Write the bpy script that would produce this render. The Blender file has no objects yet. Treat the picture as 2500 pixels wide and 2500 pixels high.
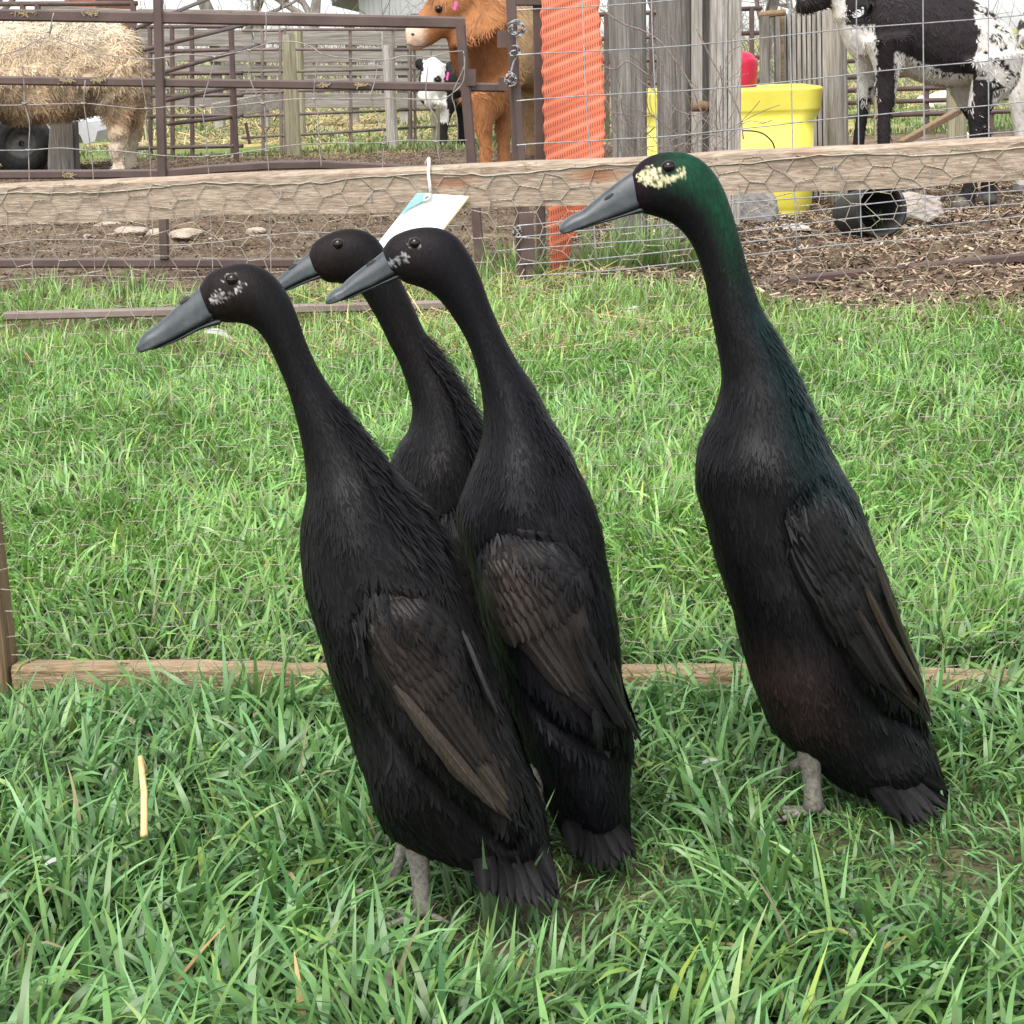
import bpy, math, random
import numpy as np
from mathutils import Vector, Matrix
from mathutils.bvhtree import BVHTree
R = math.radians
rng = np.random.default_rng(7)
random.seed(7)
sc = bpy.context.scene
COL = sc.collection

# ------------------------------------------------------------------ camera
H = 0.73; F = 5000.0; PITCH = math.atan(1140 / F); ROLL = R(2.0)
fw = Vector((0, math.cos(PITCH), -math.sin(PITCH)))
r0 = Vector((1, 0, 0)); u0 = Vector((0, math.sin(PITCH), math.cos(PITCH)))
rt = r0 * math.cos(ROLL) - u0 * math.sin(ROLL)
up = r0 * math.sin(ROLL) + u0 * math.cos(ROLL)
cam_d = bpy.data.cameras.new('camera'); cam = bpy.data.objects.new('camera', cam_d); COL.objects.link(cam)
M3 = Matrix((rt, up, -fw)).transposed().to_4x4(); M3.translation = (0, 0, H)
cam.matrix_world = M3
cam_d.sensor_width = 36; cam_d.sensor_height = 36; cam_d.lens = 36 * F / 2500
cam_d.clip_start = 0.05; cam_d.clip_end = 2000
sc.camera = cam
CAM = Vector((0, 0, H))

# ------------------------------------------------------------------ light
SUN_EL, SUN_AZ = R(58), R(205)       # azimuth measured clockwise from +Y
w = bpy.data.worlds.new('World'); sc.world = w; w.use_nodes = True
nt = w.node_tree; nt.nodes.clear()
sky = nt.nodes.new('ShaderNodeTexSky'); sky.sky_type = 'NISHITA'; sky.sun_disc = False
sky.sun_elevation = SUN_EL; sky.sun_rotation = SUN_AZ; sky.air_density = 1.0; sky.dust_density = 1.5; sky.ozone_density = 1.0
hs = nt.nodes.new('ShaderNodeHueSaturation'); hs.inputs['Saturation'].default_value = 0.22; hs.inputs['Value'].default_value = 1.0
bg = nt.nodes.new('ShaderNodeBackground'); bg.inputs['Strength'].default_value = 0.15
wo = nt.nodes.new('ShaderNodeOutputWorld')
nt.links.new(sky.outputs[0], hs.inputs['Color']); nt.links.new(hs.outputs[0], bg.inputs[0]); nt.links.new(bg.outputs[0], wo.inputs[0])
sd = bpy.data.lights.new('sun', 'SUN'); sd.energy = 1.8; sd.angle = R(38); sd.color = (1, .97, .92)
sun = bpy.data.objects.new('sun', sd); COL.objects.link(sun)
sdir = Vector((math.sin(SUN_AZ) * math.cos(SUN_EL), math.cos(SUN_AZ) * math.cos(SUN_EL), math.sin(SUN_EL)))
sun.rotation_euler = sdir.to_track_quat('Z', 'Y').to_euler()
sc.view_settings.view_transform = 'Standard'; sc.view_settings.look = 'None'
sc.view_settings.exposure = 1.42; sc.view_settings.gamma = 1
sc.cycles.max_bounces = 6; sc.cycles.transparent_max_bounces = 8
sc.cycles.use_denoising = True

# ------------------------------------------------------------------ pixel helpers (2500 px frame of the photograph)
def ray(px, py):
    return fw + rt * ((px - 1250) / F) + up * ((1250 - py) / F)
def at(px, py, Y):
    d = ray(px, py); return CAM + d * (Y / d.y)
def gnd(px, py, z=0.0):
    d = ray(px, py); t = (z - H) / d.z; return CAM + d * t
def GY(px, py): return gnd(px, py).y
K = 2500 / 1932.0

# ------------------------------------------------------------------ object helpers
def tag(o, label=None, cat=None, group=None, kind=None):
    if label: o['label'] = label
    if cat: o['category'] = cat
    if group: o['group'] = group
    if kind: o['kind'] = kind
    return o
def empty(name, loc, label, cat, group=None):
    o = bpy.data.objects.new(name, None); COL.objects.link(o); o.location = loc; o.empty_display_size = .05
    return tag(o, label, cat, group)
def link_mesh(name, me, mat, parent=None):
    o = bpy.data.objects.new(name, me); COL.objects.link(o)
    if mat: me.materials.append(mat)
    if parent is not None:
        o.parent = parent; o.matrix_parent_inverse = Matrix.Translation(-parent.location)
    return o
def np_mesh(name, V, quads=None, tris=None, cols=None, smooth=True):
    """V (n,3); quads (m,4); tris (k,3); cols (n,3)"""
    me = bpy.data.meshes.new(name)
    V = np.asarray(V, dtype=np.float32)
    q = np.asarray(quads, dtype=np.int32) if quads is not None and len(quads) else np.zeros((0, 4), np.int32)
    t = np.asarray(tris, dtype=np.int32) if tris is not None and len(tris) else np.zeros((0, 3), np.int32)
    me.vertices.add(len(V)); me.vertices.foreach_set('co', V.ravel())
    me.loops.add(q.size + t.size); me.loops.foreach_set('vertex_index', np.concatenate([q.ravel(), t.ravel()]))
    nf = len(q) + len(t); me.polygons.add(nf)
    tot = np.concatenate([np.full(len(q), 4), np.full(len(t), 3)]).astype(np.int32)
    st = np.concatenate([[0], np.cumsum(tot)[:-1]]).astype(np.int32)
    me.polygons.foreach_set('loop_start', st); me.polygons.foreach_set('loop_total', tot)
    me.polygons.foreach_set('use_smooth', np.full(nf, smooth, dtype=bool))
    if cols is not None:
        a = me.color_attributes.new('Col', 'FLOAT_COLOR', 'POINT')
        c = np.ones((len(V), 4), np.float32); c[:, :3] = cols; a.data.foreach_set('color', c.ravel())
    me.update(calc_edges=True); me.validate()
    return me

class MB:
    def __init__(s): s.v = []; s.f = []; s.c = []
    def add(s, vs, fs, col=None):
        o = len(s.v); s.v += [tuple(p) for p in vs]; s.f += [tuple(i + o for i in f) for f in fs]
        s.c += [col or (1, 1, 1)] * len(vs)
    def bar(s, p0, p1, w, h, upv=(0, 0, 1), col=None, ch=0.12):
        """rectangular bar with chamfered edges, w across, h along 'upv'"""
        p0 = Vector(p0); p1 = Vector(p1); t = (p1 - p0).normalized(); U = Vector(upv)
        S = t.cross(U)
        if S.length < 1e-4: S = t.cross(Vector((1, 0, 0)))
        S.normalize(); U = S.cross(t).normalized(); c = min(w, h) * ch
        a, b = w / 2, h / 2
        prof = [(-a + c, -b), (a - c, -b), (a, -b + c), (a, b - c), (a - c, b), (-a + c, b), (-a, b - c), (-a, -b + c)]
        vs = [p0 + S * x + U * y for x, y in prof] + [p1 + S * x + U * y for x, y in prof]
        fs = [tuple((i, (i + 1) % 8, 8 + (i + 1) % 8, 8 + i)) for i in range(8)] + [tuple(range(7, -1, -1)), tuple(range(8, 16))]
        s.add(vs, fs, col)
    def tube(s, pts, rad, n=8, cap=True, col=None, ry=None):
        pts = [Vector(p) for p in pts]; m = len(pts)
        if not hasattr(rad, '__len__'): rad = [rad] * m
        vs = []; e1 = None
        for i, p in enumerate(pts):
            t = (pts[min(i + 1, m - 1)] - pts[max(i - 1, 0)]).normalized()
            if e1 is None:
                a = Vector((0, 1, 0)) if abs(t.y) < .9 else Vector((0, 0, 1))
                e1 = (a - t * a.dot(t)).normalized()
            else:
                e1 = (e1 - t * e1.dot(t)).normalized()
            e2 = t.cross(e1)
            k = ry[i] if ry is not None else 1.0
            for j in range(n):
                a = 2 * math.pi * j / n
                vs.append(p + e1 * (math.cos(a) * rad[i] * k) + e2 * (math.sin(a) * rad[i]))
        fs = []
        for i in range(m - 1):
            for j in range(n):
                fs.append((i * n + j, i * n + (j + 1) % n, (i + 1) * n + (j + 1) % n, (i + 1) * n + j))
        if cap: fs += [tuple(range(n - 1, -1, -1)), tuple(range((m - 1) * n, m * n))]
        s.add(vs, fs, col)
    def build(s, name, mat, parent=None, smooth=False, cols=False):
        me = bpy.data.meshes.new(name); me.from_pydata(s.v, [], s.f)
        if smooth: me.polygons.foreach_set('use_smooth', [True] * len(me.polygons))
        if cols:
            a = me.color_attributes.new('Col', 'FLOAT_COLOR', 'POINT')
            a.data.foreach_set('color', np.array([(c[0], c[1], c[2], 1) for c in s.c], np.float32).ravel())
        me.update()
        return link_mesh(name, me, mat, parent)
def box_obj(name, c, size, mat, parent=None, rotz=0):
    m = MB(); c = Vector(c); h = size[2] / 2
    d = Vector((math.cos(rotz), math.sin(rotz), 0)) * size[0] / 2
    m.bar(c - d, c + d, size[1], size[2]); return m.build(name, mat, parent)

# ------------------------------------------------------------------ materials
def newmat(name):
    m = bpy.data.materials.new(name); m.use_nodes = True; n = m.node_tree
    b = n.nodes['Principled BSDF']; return m, n, b
def ramp(n, fac, stops):
    r = n.nodes.new('ShaderNodeValToRGB'); cr = r.color_ramp
    while len(cr.elements) < len(stops): cr.elements.new(.5)
    for e, (p, c) in zip(cr.elements, stops): e.position = p; e.color = (c[0], c[1], c[2], 1)
    n.links.new(fac, r.inputs[0]); return r.outputs[0]
def noise(n, scale, stretch=(1, 1, 1), detail=5, rough=.6, dist=0, coord='Object'):
    tc = n.nodes.new('ShaderNodeTexCoord'); mp = n.nodes.new('ShaderNodeMapping'); mp.inputs['Scale'].default_value = stretch
    t = n.nodes.new('ShaderNodeTexNoise'); t.inputs['Scale'].default_value = scale; t.inputs['Detail'].default_value = detail
    t.inputs['Roughness'].default_value = rough; t.inputs['Distortion'].default_value = dist
    n.links.new(tc.outputs[coord], mp.inputs[0]); n.links.new(mp.outputs[0], t.inputs['Vector']); return t.outputs['Fac']
def mixc(n, fac, a, b, mode='MIX'):
    x = n.nodes.new('ShaderNodeMix'); x.data_type = 'RGBA'; x.blend_type = mode
    for s, v in ((x.inputs[0], fac), (x.inputs[6], a), (x.inputs[7], b)):
        if hasattr(v, 'links'): n.links.new(v, s)
        elif isinstance(v, (int, float)): s.default_value = v
        else: s.default_value = (v[0], v[1], v[2], 1)
    return x.outputs[2]
def bump(n, b, h, strength=.3, dist=.01):
    u = n.nodes.new('ShaderNodeBump'); u.inputs['Strength'].default_value = strength; u.inputs['Distance'].default_value = dist
    n.links.new(h, u.inputs['Height']); n.links.new(u.outputs[0], b.inputs['Normal'])
def simple(name, c1, c2, scale=20, stretch=(1, 1, 1), rough=.7, bs=.3, bd=.005, spec=.4, lo=.35, hi=.65, metal=0, dirt=None):
    m, n, b = newmat(name)
    f = noise(n, scale, stretch)
    c = ramp(n, f, [(lo, c1), (hi, c2)])
    if dirt:
        g = noise(n, dirt[1], detail=8); g2 = ramp(n, g, [(dirt[2], (0, 0, 0)), (dirt[2] + .1, (1, 1, 1))])
        c = mixc(n, g2, c, dirt[0])
    n.links.new(c, b.inputs['Base Color']); b.inputs['Roughness'].default_value = rough
    b.inputs['Specular IOR Level'].default_value = spec; b.inputs['Metallic'].default_value = metal
    if bs: bump(n, b, f, bs, bd)
    return m
def vcol(n):
    a = n.nodes.new('ShaderNodeAttribute'); a.attribute_name = 'Col'; return a.outputs['Color']

m_steel = simple('painted_steel', (.055, .033, .028), (.088, .056, .048), 9, rough=.5, bs=.08, bd=.002, spec=.4, dirt=((.22, .17, .12), 5, .68))
m_steel2 = simple('faded_steel', (.12, .088, .075), (.18, .14, .12), 8, rough=.65, bs=.1, bd=.002, dirt=((.20, .16, .11), 6, .66))
m_wire = simple('galvanised_wire', (.22, .22, .23), (.36, .36, .37), 60, rough=.45, bs=0, metal=.35)
m_wire_old = simple('old_wire', (.16, .13, .12), (.30, .27, .25), 40, rough=.6, bs=0, metal=.2)
m_hexw = simple('netting_wire', (.19, .16, .12), (.36, .32, .25), 70, rough=.55, bs=0, metal=.2)
def wood(name, c1, c2, c3, axis, scale=14, knots=False, rough=.85, cracks=.5, bs=.6):
    m, n, b = newmat(name)
    st = [1, 1, 1]; st = [3.5] * 3; st[axis] = .18
    f = noise(n, scale, tuple(st), detail=8, rough=.7, dist=.6)
    g = noise(n, scale * 5, tuple(st), detail=4, rough=.6)
    p = noise(n, 6, detail=6, rough=.7)
    c = ramp(n, f, [(.3, c1), (.55, c2), (.75, c3)])
    c = mixc(n, ramp(n, g, [(.35, (0, 0, 0)), (.75, (1, 1, 1))]), mixc(n, 1.0, c, (.50, .46, .41), 'MULTIPLY'), c)
    c = mixc(n, ramp(n, p, [(.45, (.0, .0, .0)), (.75, (.5, .5, .5))]), c, c1)
    if knots:
        v = n.nodes.new('ShaderNodeTexVoronoi'); v.inputs['Scale'].default_value = 5.5
        tc = n.nodes.new('ShaderNodeTexCoord'); mp = n.nodes.new('ShaderNodeMapping'); mp.inputs['Scale'].default_value = (.8, 0.05, 3.2)
        n.links.new(tc.outputs['Object'], mp.inputs[0]); n.links.new(mp.outputs[0], v.inputs['Vector'])
        kf = ramp(n, v.outputs['Distance'], [(.05, (1, 1, 1)), (.17, (0, 0, 0))])
        c = mixc(n, kf, c, (.24, .11, .06))
        sp = noise(n, 130, detail=2); c = mixc(n, ramp(n, sp, [(.62, (0, 0, 0)), (.72, (.7, .7, .7))]), c, (.17, .11, .07))
    n.links.new(c, b.inputs['Base Color']); b.inputs['Roughness'].default_value = rough; b.inputs['Specular IOR Level'].default_value = .2
    a = n.nodes.new('ShaderNodeMath'); a.operation = 'ADD'; n.links.new(f, a.inputs[0]); n.links.new(g, a.inputs[1])
    bump(n, b, a.outputs[0], bs, .004)
    return m
m_pine = wood('pine_board', (.28, .22, .17), (.44, .36, .285), (.55, .465, .38), 0, 26, knots=True, bs=.35)
m_pine_low = wood('pine_board_weathered', (.22, .15, .08), (.42, .32, .21), (.54, .43, .31), 0, 20, bs=.6)
m_stake = wood('brown_stake', (.17, .11, .06), (.30, .21, .13), (.42, .30, .18), 2, 20)
m_gray_v = wood('weathered_post', (.09, .083, .078), (.25, .235, .22), (.40, .385, .365), 2, 9, bs=1.0)
m_gray_v2 = wood('pale_weathered_post', (.26, .24, .22), (.44, .42, .39), (.58, .56, .52), 2, 9, bs=1.0)
m_gray_h = wood('weathered_plank', (.16, .145, .135), (.29, .27, .25), (.38, .36, .335), 0, 4, bs=.8)
m_greenpost = wood('treated_post', (.20, .19, .12), (.33, .31, .22), (.42, .39, .30), 2, 7)

def mat_vc(name, rough=.6, spec=.3, nscale=300, bs=.3, bd=.001, stretch=(1, 1, .15), var=.25, sheen=0, sheen_col=(1, 1, 1)):
    m, n, b = newmat(name)
    f = noise(n, nscale, stretch, detail=3)
    lo = 1 - var; c = mixc(n, 1.0, vcol(n), ramp(n, f, [(.3, (lo, lo, lo)), (.7, (1 + var,) * 3)]), 'MULTIPLY')
    n.links.new(c, b.inputs['Base Color']); b.inputs['Roughness'].default_value = rough
    b.inputs['Specular IOR Level'].default_value = spec
    if sheen:
        b.inputs['Sheen Weight'].default_value = sheen; b.inputs['Sheen Roughness'].default_value = .4
        b.inputs['Sheen Tint'].default_value = (*sheen_col, 1)
    if bs: bump(n, b, f, bs, bd)
    return m
m_duck = mat_vc('duck_plumage', rough=.58, spec=.10, nscale=420, bs=.5, bd=.0012, stretch=(1, 1, .22), var=.35)
m_feather = mat_vc('duck_feather', rough=.48, spec=.14, nscale=500, bs=.35, bd=.0006, stretch=(1, 1, .3), var=.3)
m_cow = mat_vc('cow_coat', rough=.75, spec=.2, nscale=40, bs=.6, bd=.01, stretch=(1, 1, .6), var=.15)
m_fur = mat_vc('cow_fur', rough=.65, spec=.25, nscale=30, bs=0, var=.15)

def mat_leaf(name, transl=.35, rough=.5, spec=.35):
    m = bpy.data.materials.new(name); m.use_nodes = True; n = m.node_tree; b = n.nodes['Principled BSDF']
    c = vcol(n); n.links.new(c, b.inputs['Base Color']); b.inputs['Roughness'].default_value = rough
    b.inputs['Specular IOR Level'].default_value = spec
    t = n.nodes.new('ShaderNodeBsdfTranslucent'); n.links.new(c, t.inputs[0])
    mx = n.nodes.new('ShaderNodeMixShader'); mx.inputs[0].default_value = transl
    n.links.new(b.outputs[0], mx.inputs[1]); n.links.new(t.outputs[0], mx.inputs[2])
    n.links.new(mx.outputs[0], n.nodes['Material Output'].inputs[0]); return m
m_grass = mat_leaf('grass_blades', .35, .42, .6)
m_straw = mat_leaf('straw', .2, .6, .3)

# ================================================================== GROUND
def val_noise(x, y, seed, scale):
    """smooth value noise, vectorised"""
    x = np.asarray(x, float) * scale; y = np.asarray(y, float) * scale
    xi = np.floor(x).astype(int); yi = np.floor(y).astype(int); xf = x - xi; yf = y - yi
    def h(a, b):
        n = (a * 374761393 + b * 668265263 + seed * 1442695041) & 0x7fffffff
        n = ((n ^ (n >> 13)) * 1274126177) & 0x7fffffff
        return ((n ^ (n >> 16)) & 0xffff) / 65535.0
    u = xf * xf * (3 - 2 * xf); v = yf * yf * (3 - 2 * yf)
    return (h(xi, yi) * (1 - u) + h(xi + 1, yi) * u) * (1 - v) + (h(xi, yi + 1) * (1 - u) + h(xi + 1, yi + 1) * u) * v
def fbm(x, y, seed, scale, o=4):
    r = 0; a = .5; t = 0
    for k in range(o): r = r + a * val_noise(x, y, seed + k, scale * 2 ** k); t += a; a *= .5
    return r / t

def ground_material():
    m, n, b = newmat('pen_ground')
    tc = n.nodes.new('ShaderNodeTexCoord'); sep = n.nodes.new('ShaderNodeSeparateXYZ'); n.links.new(tc.outputs['Object'], sep.inputs[0])
    f = noise(n, 6, detail=10, rough=.7); f2 = noise(n, 34, detail=6, rough=.75); f3 = noise(n, 0.9, detail=6, rough=.6)
    dirt = ramp(n, f2, [(.3, (.05, .032, .02)), (.5, (.12, .083, .054)), (.68, (.23, .17, .115))])
    dirt = mixc(n, ramp(n, f, [(.42, (0, 0, 0)), (.7, (.65, .65, .65))]), dirt, (.33, .26, .18))
    past = ramp(n, f, [(.3, (.09, .13, .035)), (.6, (.19, .24, .075)), (.75, (.28, .27, .11))])
    straw = ramp(n, f2, [(.3, (.34, .25, .10)), (.7, (.60, .47, .22))])
    past = mixc(n, ramp(n, f3, [(.50, (0, 0, 0)), (.58, (.9, .9, .9))]), past, straw)
    # pasture starts ~15 m away
    ad = n.nodes.new('ShaderNodeMath'); ad.operation = 'MULTIPLY_ADD'; ad.inputs[1].default_value = 2.5
    n.links.new(f3, ad.inputs[0]); n.links.new(sep.outputs['Y'], ad.inputs[2])
    mr = n.nodes.new('ShaderNodeMapRange'); mr.inputs[1].default_value = 16.1; mr.inputs[2].default_value = 16.9
    n.links.new(ad.outputs[0], mr.inputs[0])
    c = mixc(n, mr.outputs[0], dirt, past)
    n.links.new(c, b.inputs['Base Color']); b.inputs['Roughness'].default_value = .95; b.inputs['Specular IOR Level'].default_value = .15
    a = n.nodes.new('ShaderNodeMath'); a.operation = 'ADD'; n.links.new(f, a.inputs[0]); n.links.new(f2, a.inputs[1])
    bump(n, b, a.outputs[0], .9, .03); return m
m_ground = ground_material()
def ground():
    # one sheet: finely divided where it is seen near, reaching the horizon
    ys = np.concatenate([[-60, -20, -5, 0], np.arange(.5, 5, .25), np.arange(5, 16, .04), np.arange(16, 30, .4), [35, 45, 60, 100, 200, 500, 1200]])
    xs = np.concatenate([[-900, -200, -60, -25, -12], np.arange(-6, -2.4, .2), np.arange(-2.4, 2.6, .035), np.arange(2.6, 6, .2), [12, 25, 60, 200, 900]])
    X, Y = np.meshgrid(xs, ys)
    dirt = np.clip((Y - 5.2) / .8, 0, 1) * np.clip((16.5 - Y) / 3, 0, 1)
    Z = dirt * ((fbm(X, Y, 3, 3.0, 5) - .5) * .10 + (fbm(X, Y, 9, 14, 2) - .5) * .035) - .004
    V = np.stack([X, Y, Z], -1).reshape(-1, 3); ny, nx = X.shape
    i = np.arange(ny - 1)[:, None] * nx + np.arange(nx - 1)[None, :]
    q = np.stack([i, i + 1, i + nx + 1, i + nx], -1).reshape(-1, 4)
    o = link_mesh('ground', np_mesh('ground', V, q), m_ground); tag(o, 'bare trampled soil of the cattle pens running back to the pasture', 'ground', kind='structure')
ground()
# soil under the lawn
m_soil = simple('lawn_soil', (.035, .035, .015), (.09, .085, .035), 30, rough=.95, bs=.6, bd=.01)
def lawn_edge(x):      # far border of the lawn as a function of X
    x = np.asarray(x, float)
    return np.where(x < .3, 6.25, 6.25 - 1.55 * np.clip((x - .3) / 1.2, 0, 1)) + (fbm(x, x * 0 + 1, 21, 3) - .5) * .7
def lawn_soil():
    xs = np.linspace(-2.6, 2.6, 105); e = lawn_edge(xs)
    V = [(x, .3, .001) for x in xs] + [(x, 2.5, .001) for x in xs] + [(x, 5.1 if y > 5.1 else y, .001) for x, y in zip(xs, e)]
    n = len(xs); q = [(k * n + i, k * n + i + 1, (k + 1) * n + i + 1, (k + 1) * n + i) for k in (0, 1) for i in range(n - 1)]
    o = link_mesh('lawn_soil', np_mesh('lawn_soil', V, q), m_soil); tag(o, 'dark soil under the grass of the duck pen', 'soil', kind='structure')
lawn_soil()

# ------------------------------------------------------------------ blades
def blades(N, px, py, pz, length, width, az, th0, th1, cols, K_=4, twist=None):
    t = np.linspace(0, 1, K_ + 1); dt = 1 / K_
    dx = np.cos(az); dy = np.sin(az)
    r = np.zeros(N); z = np.zeros(N); rows = []
    sx, sy = -dy, dx
    for k in range(K_ + 1):
        if k:
            th = th0 + th1 * (t[k] - dt / 2)
            r = r + np.sin(th) * length * dt; z = z + np.cos(th) * length * dt
        c = np.stack([px + dx * r, py + dy * r, np.maximum(pz + z, .002 + .003 * t[k])], 1)
        if k < K_:
            wd = width * (1 - t[k] ** 2.2) * (.7 + .6 * min(t[k] * 3, 1)) / 2 / 1.1
            tw = 0 if twist is None else twist * t[k]
            ox = sx * np.cos(tw) ; oy = sy * np.cos(tw); oz = np.sin(tw) * np.ones(N)
            off = np.stack([ox, oy, oz], 1) * wd[:, None]
            rows += [c - off, c + off]
        else: rows.append(c)
    nv = 2 * K_ + 1
    V = np.stack(rows, 1).reshape(-1, 3)
    b = np.arange(N)[:, None] * nv
    q = np.concatenate([b + np.array([[2 * k, 2 * k + 1, 2 * k + 3, 2 * k + 2]]) for k in range(K_ - 1)], 0)
    tr = b + np.array([[2 * K_ - 2, 2 * K_ - 1, 2 * K_]])
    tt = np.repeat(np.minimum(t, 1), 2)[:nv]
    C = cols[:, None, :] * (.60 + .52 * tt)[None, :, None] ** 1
    return V, q, tr, C.reshape(-1, 3)
def merge(parts):
    Vs, Qs, Ts, Cs = [], [], [], []; o = 0
    for V, q, t, c in parts:
        Vs.append(V); Qs.append(q + o); Ts.append(t + o); Cs.append(c); o += len(V)
    return np.concatenate(Vs), np.concatenate(Qs), np.concatenate(Ts), np.concatenate(Cs)

FEET = [(gnd(800*K, 1690*K), .04), (gnd(1535*K, 1550*K), .05), (gnd(1750*K, 1560*K), .12), (gnd(1130*K, 1640*K), .10), (gnd(980*K, 1712*K), .08), (gnd(1450*K, 1500*K), .03)]
def trample(x, y, L):
    # flattened where the ducks stand, nibbled short along the foot of the netting panel and the fallen bar
    f = np.ones(len(x))
    for p, r_ in FEET:
        d = np.sqrt((x - p.x) ** 2 + ((y - p.y + .05) / 1.5) ** 2); f = np.minimum(f, .42 + .58 * np.clip((d - r_ * .5) / r_, 0, 1))
    yb = 2.29 - .055 * x; d = yb - y; f = np.where((d > -.03) & (d < .12), f * (.30 + .5 * np.clip(d / .12, 0, 1) * (d > 0)) , f)
    a, b = gnd(18, 806), gnd(1115, 779); yb = a.y + (b.y - a.y) * (x - a.x) / (b.x - a.x); d = yb - y
    f = np.where((d > -.05) & (d < .30) & (x < b.x) & (x > a.x), f * .45, f)
    return L * f
def lawn():
    parts = []
    def patch(n, x0, x1, y0, y1, L0, L1, W0, W1, base, K_, lay, seed, wedge=None):
        x = rng.uniform(x0, x1, n); y = rng.uniform(y0, y1, n)
        if wedge: # keep to the seen wedge with a margin
            k = np.abs(x) < wedge + .34 * y; x, y = x[k], y[k]
        k = y < lawn_edge(x) + rng.normal(0, .08, len(x)); x, y = x[k], y[k]
        # thin around tufts
        cl = fbm(x, y, seed, 9, 3); k = rng.random(len(x)) < np.clip(.45 + 1.3 * (cl - .3), .3, 1); x, y, cl = x[k], y[k], cl[k]
        m = len(x)
        big = fbm(x, y, seed + 5, 3.2, 3)
        L = rng.uniform(L0, L1, m) * (.65 + .75 * big)
        Wd = rng.uniform(W0, W1, m)
        L_full = L
        L = trample(x, y, L); Wd = Wd * np.clip(L / L_full, .5, 1)
        az = fbm(x, y, seed + 8, 5, 2) * 4 * math.pi + rng.normal(0, 1.1, m)
        th0 = np.abs(rng.normal(.25, .3, m)); th1 = rng.gamma(2.2, lay, m)
        c = np.array(base)[None, :] * rng.uniform(.6, 1.35, m)[:, None]
        hue = rng.normal(0, 1, m)[:, None]; c = c * (1 + hue * np.array([[.11, .03, -.06]]))
        dry = rng.random(m) < .014; c[dry] = np.array([.34, .29, .16]) * rng.uniform(.6, 1.1, dry.sum())[:, None]
        yel = rng.random(m) < .035; c[yel] = c[yel] * np.array([1.5, 1.15, .85])
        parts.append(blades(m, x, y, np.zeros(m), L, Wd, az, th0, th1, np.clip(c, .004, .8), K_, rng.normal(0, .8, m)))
    near = (.135, .275, .080); mid = (.19, .36, .083); far = (.21, .37, .083)
    patch(45000, -1.2, 1.2, 1.15, 2.32, .05, .115, .0036, .0074, near, 5, 1.0, 31)
    patch(52000, -1.55, 1.55, 2.3, 3.3, .045, .095, .0034, .0058, mid, 4, .95, 41)
    patch(64000, -2.0, 2.0, 3.3, 4.9, .045, .09, .003, .005, mid, 4, .75, 51, wedge=.35)
    patch(42000, -2.4, 2.4, 4.9, 6.6, .05, .10, .003, .005, far, 3, .42, 61, wedge=.35)
    # undergrowth: short blades filling between
    patch(64000, -1.2, 1.2, 1.15, 2.6, .02, .055, .0035, .006, (.07, .14, .04), 3, .9, 71)
    patch(40000, -1.9, 1.9, 2.6, 5.0, .02, .05, .0035, .006, (.12, .20, .06), 3, .9, 81, wedge=.3)
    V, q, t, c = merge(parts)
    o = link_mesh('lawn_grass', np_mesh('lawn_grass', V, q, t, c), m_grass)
    tag(o, 'long green grass of the duck pen and the lawn behind the netting', 'grass', kind='stuff')
lawn()

def tall_tuft(name, x, y, n, L0, L1, wd, spread, label, base=(.15, .24, .07), lay=.35):
    a = rng.uniform(0, 2 * math.pi, n); rr = spread * np.sqrt(rng.random(n))
    px = x + rr * np.cos(a); py = y + rr * np.sin(a)
    L = rng.uniform(L0, L1, n); c = np.array(base)[None] * rng.uniform(.6, 1.3, n)[:, None]
    V, q, t, cc = blades(n, px, py, np.zeros(n), L, np.full(n, wd) * rng.uniform(.7, 1.2, n), a + rng.normal(0, .5, n), np.abs(rng.normal(.12, .15, n)), rng.gamma(2, lay, n), c, 6, rng.normal(0, .5, n))
    o = link_mesh(name, np_mesh(name, V, q, t, cc), m_grass); tag(o, label, 'grass tuft'); return o

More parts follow.
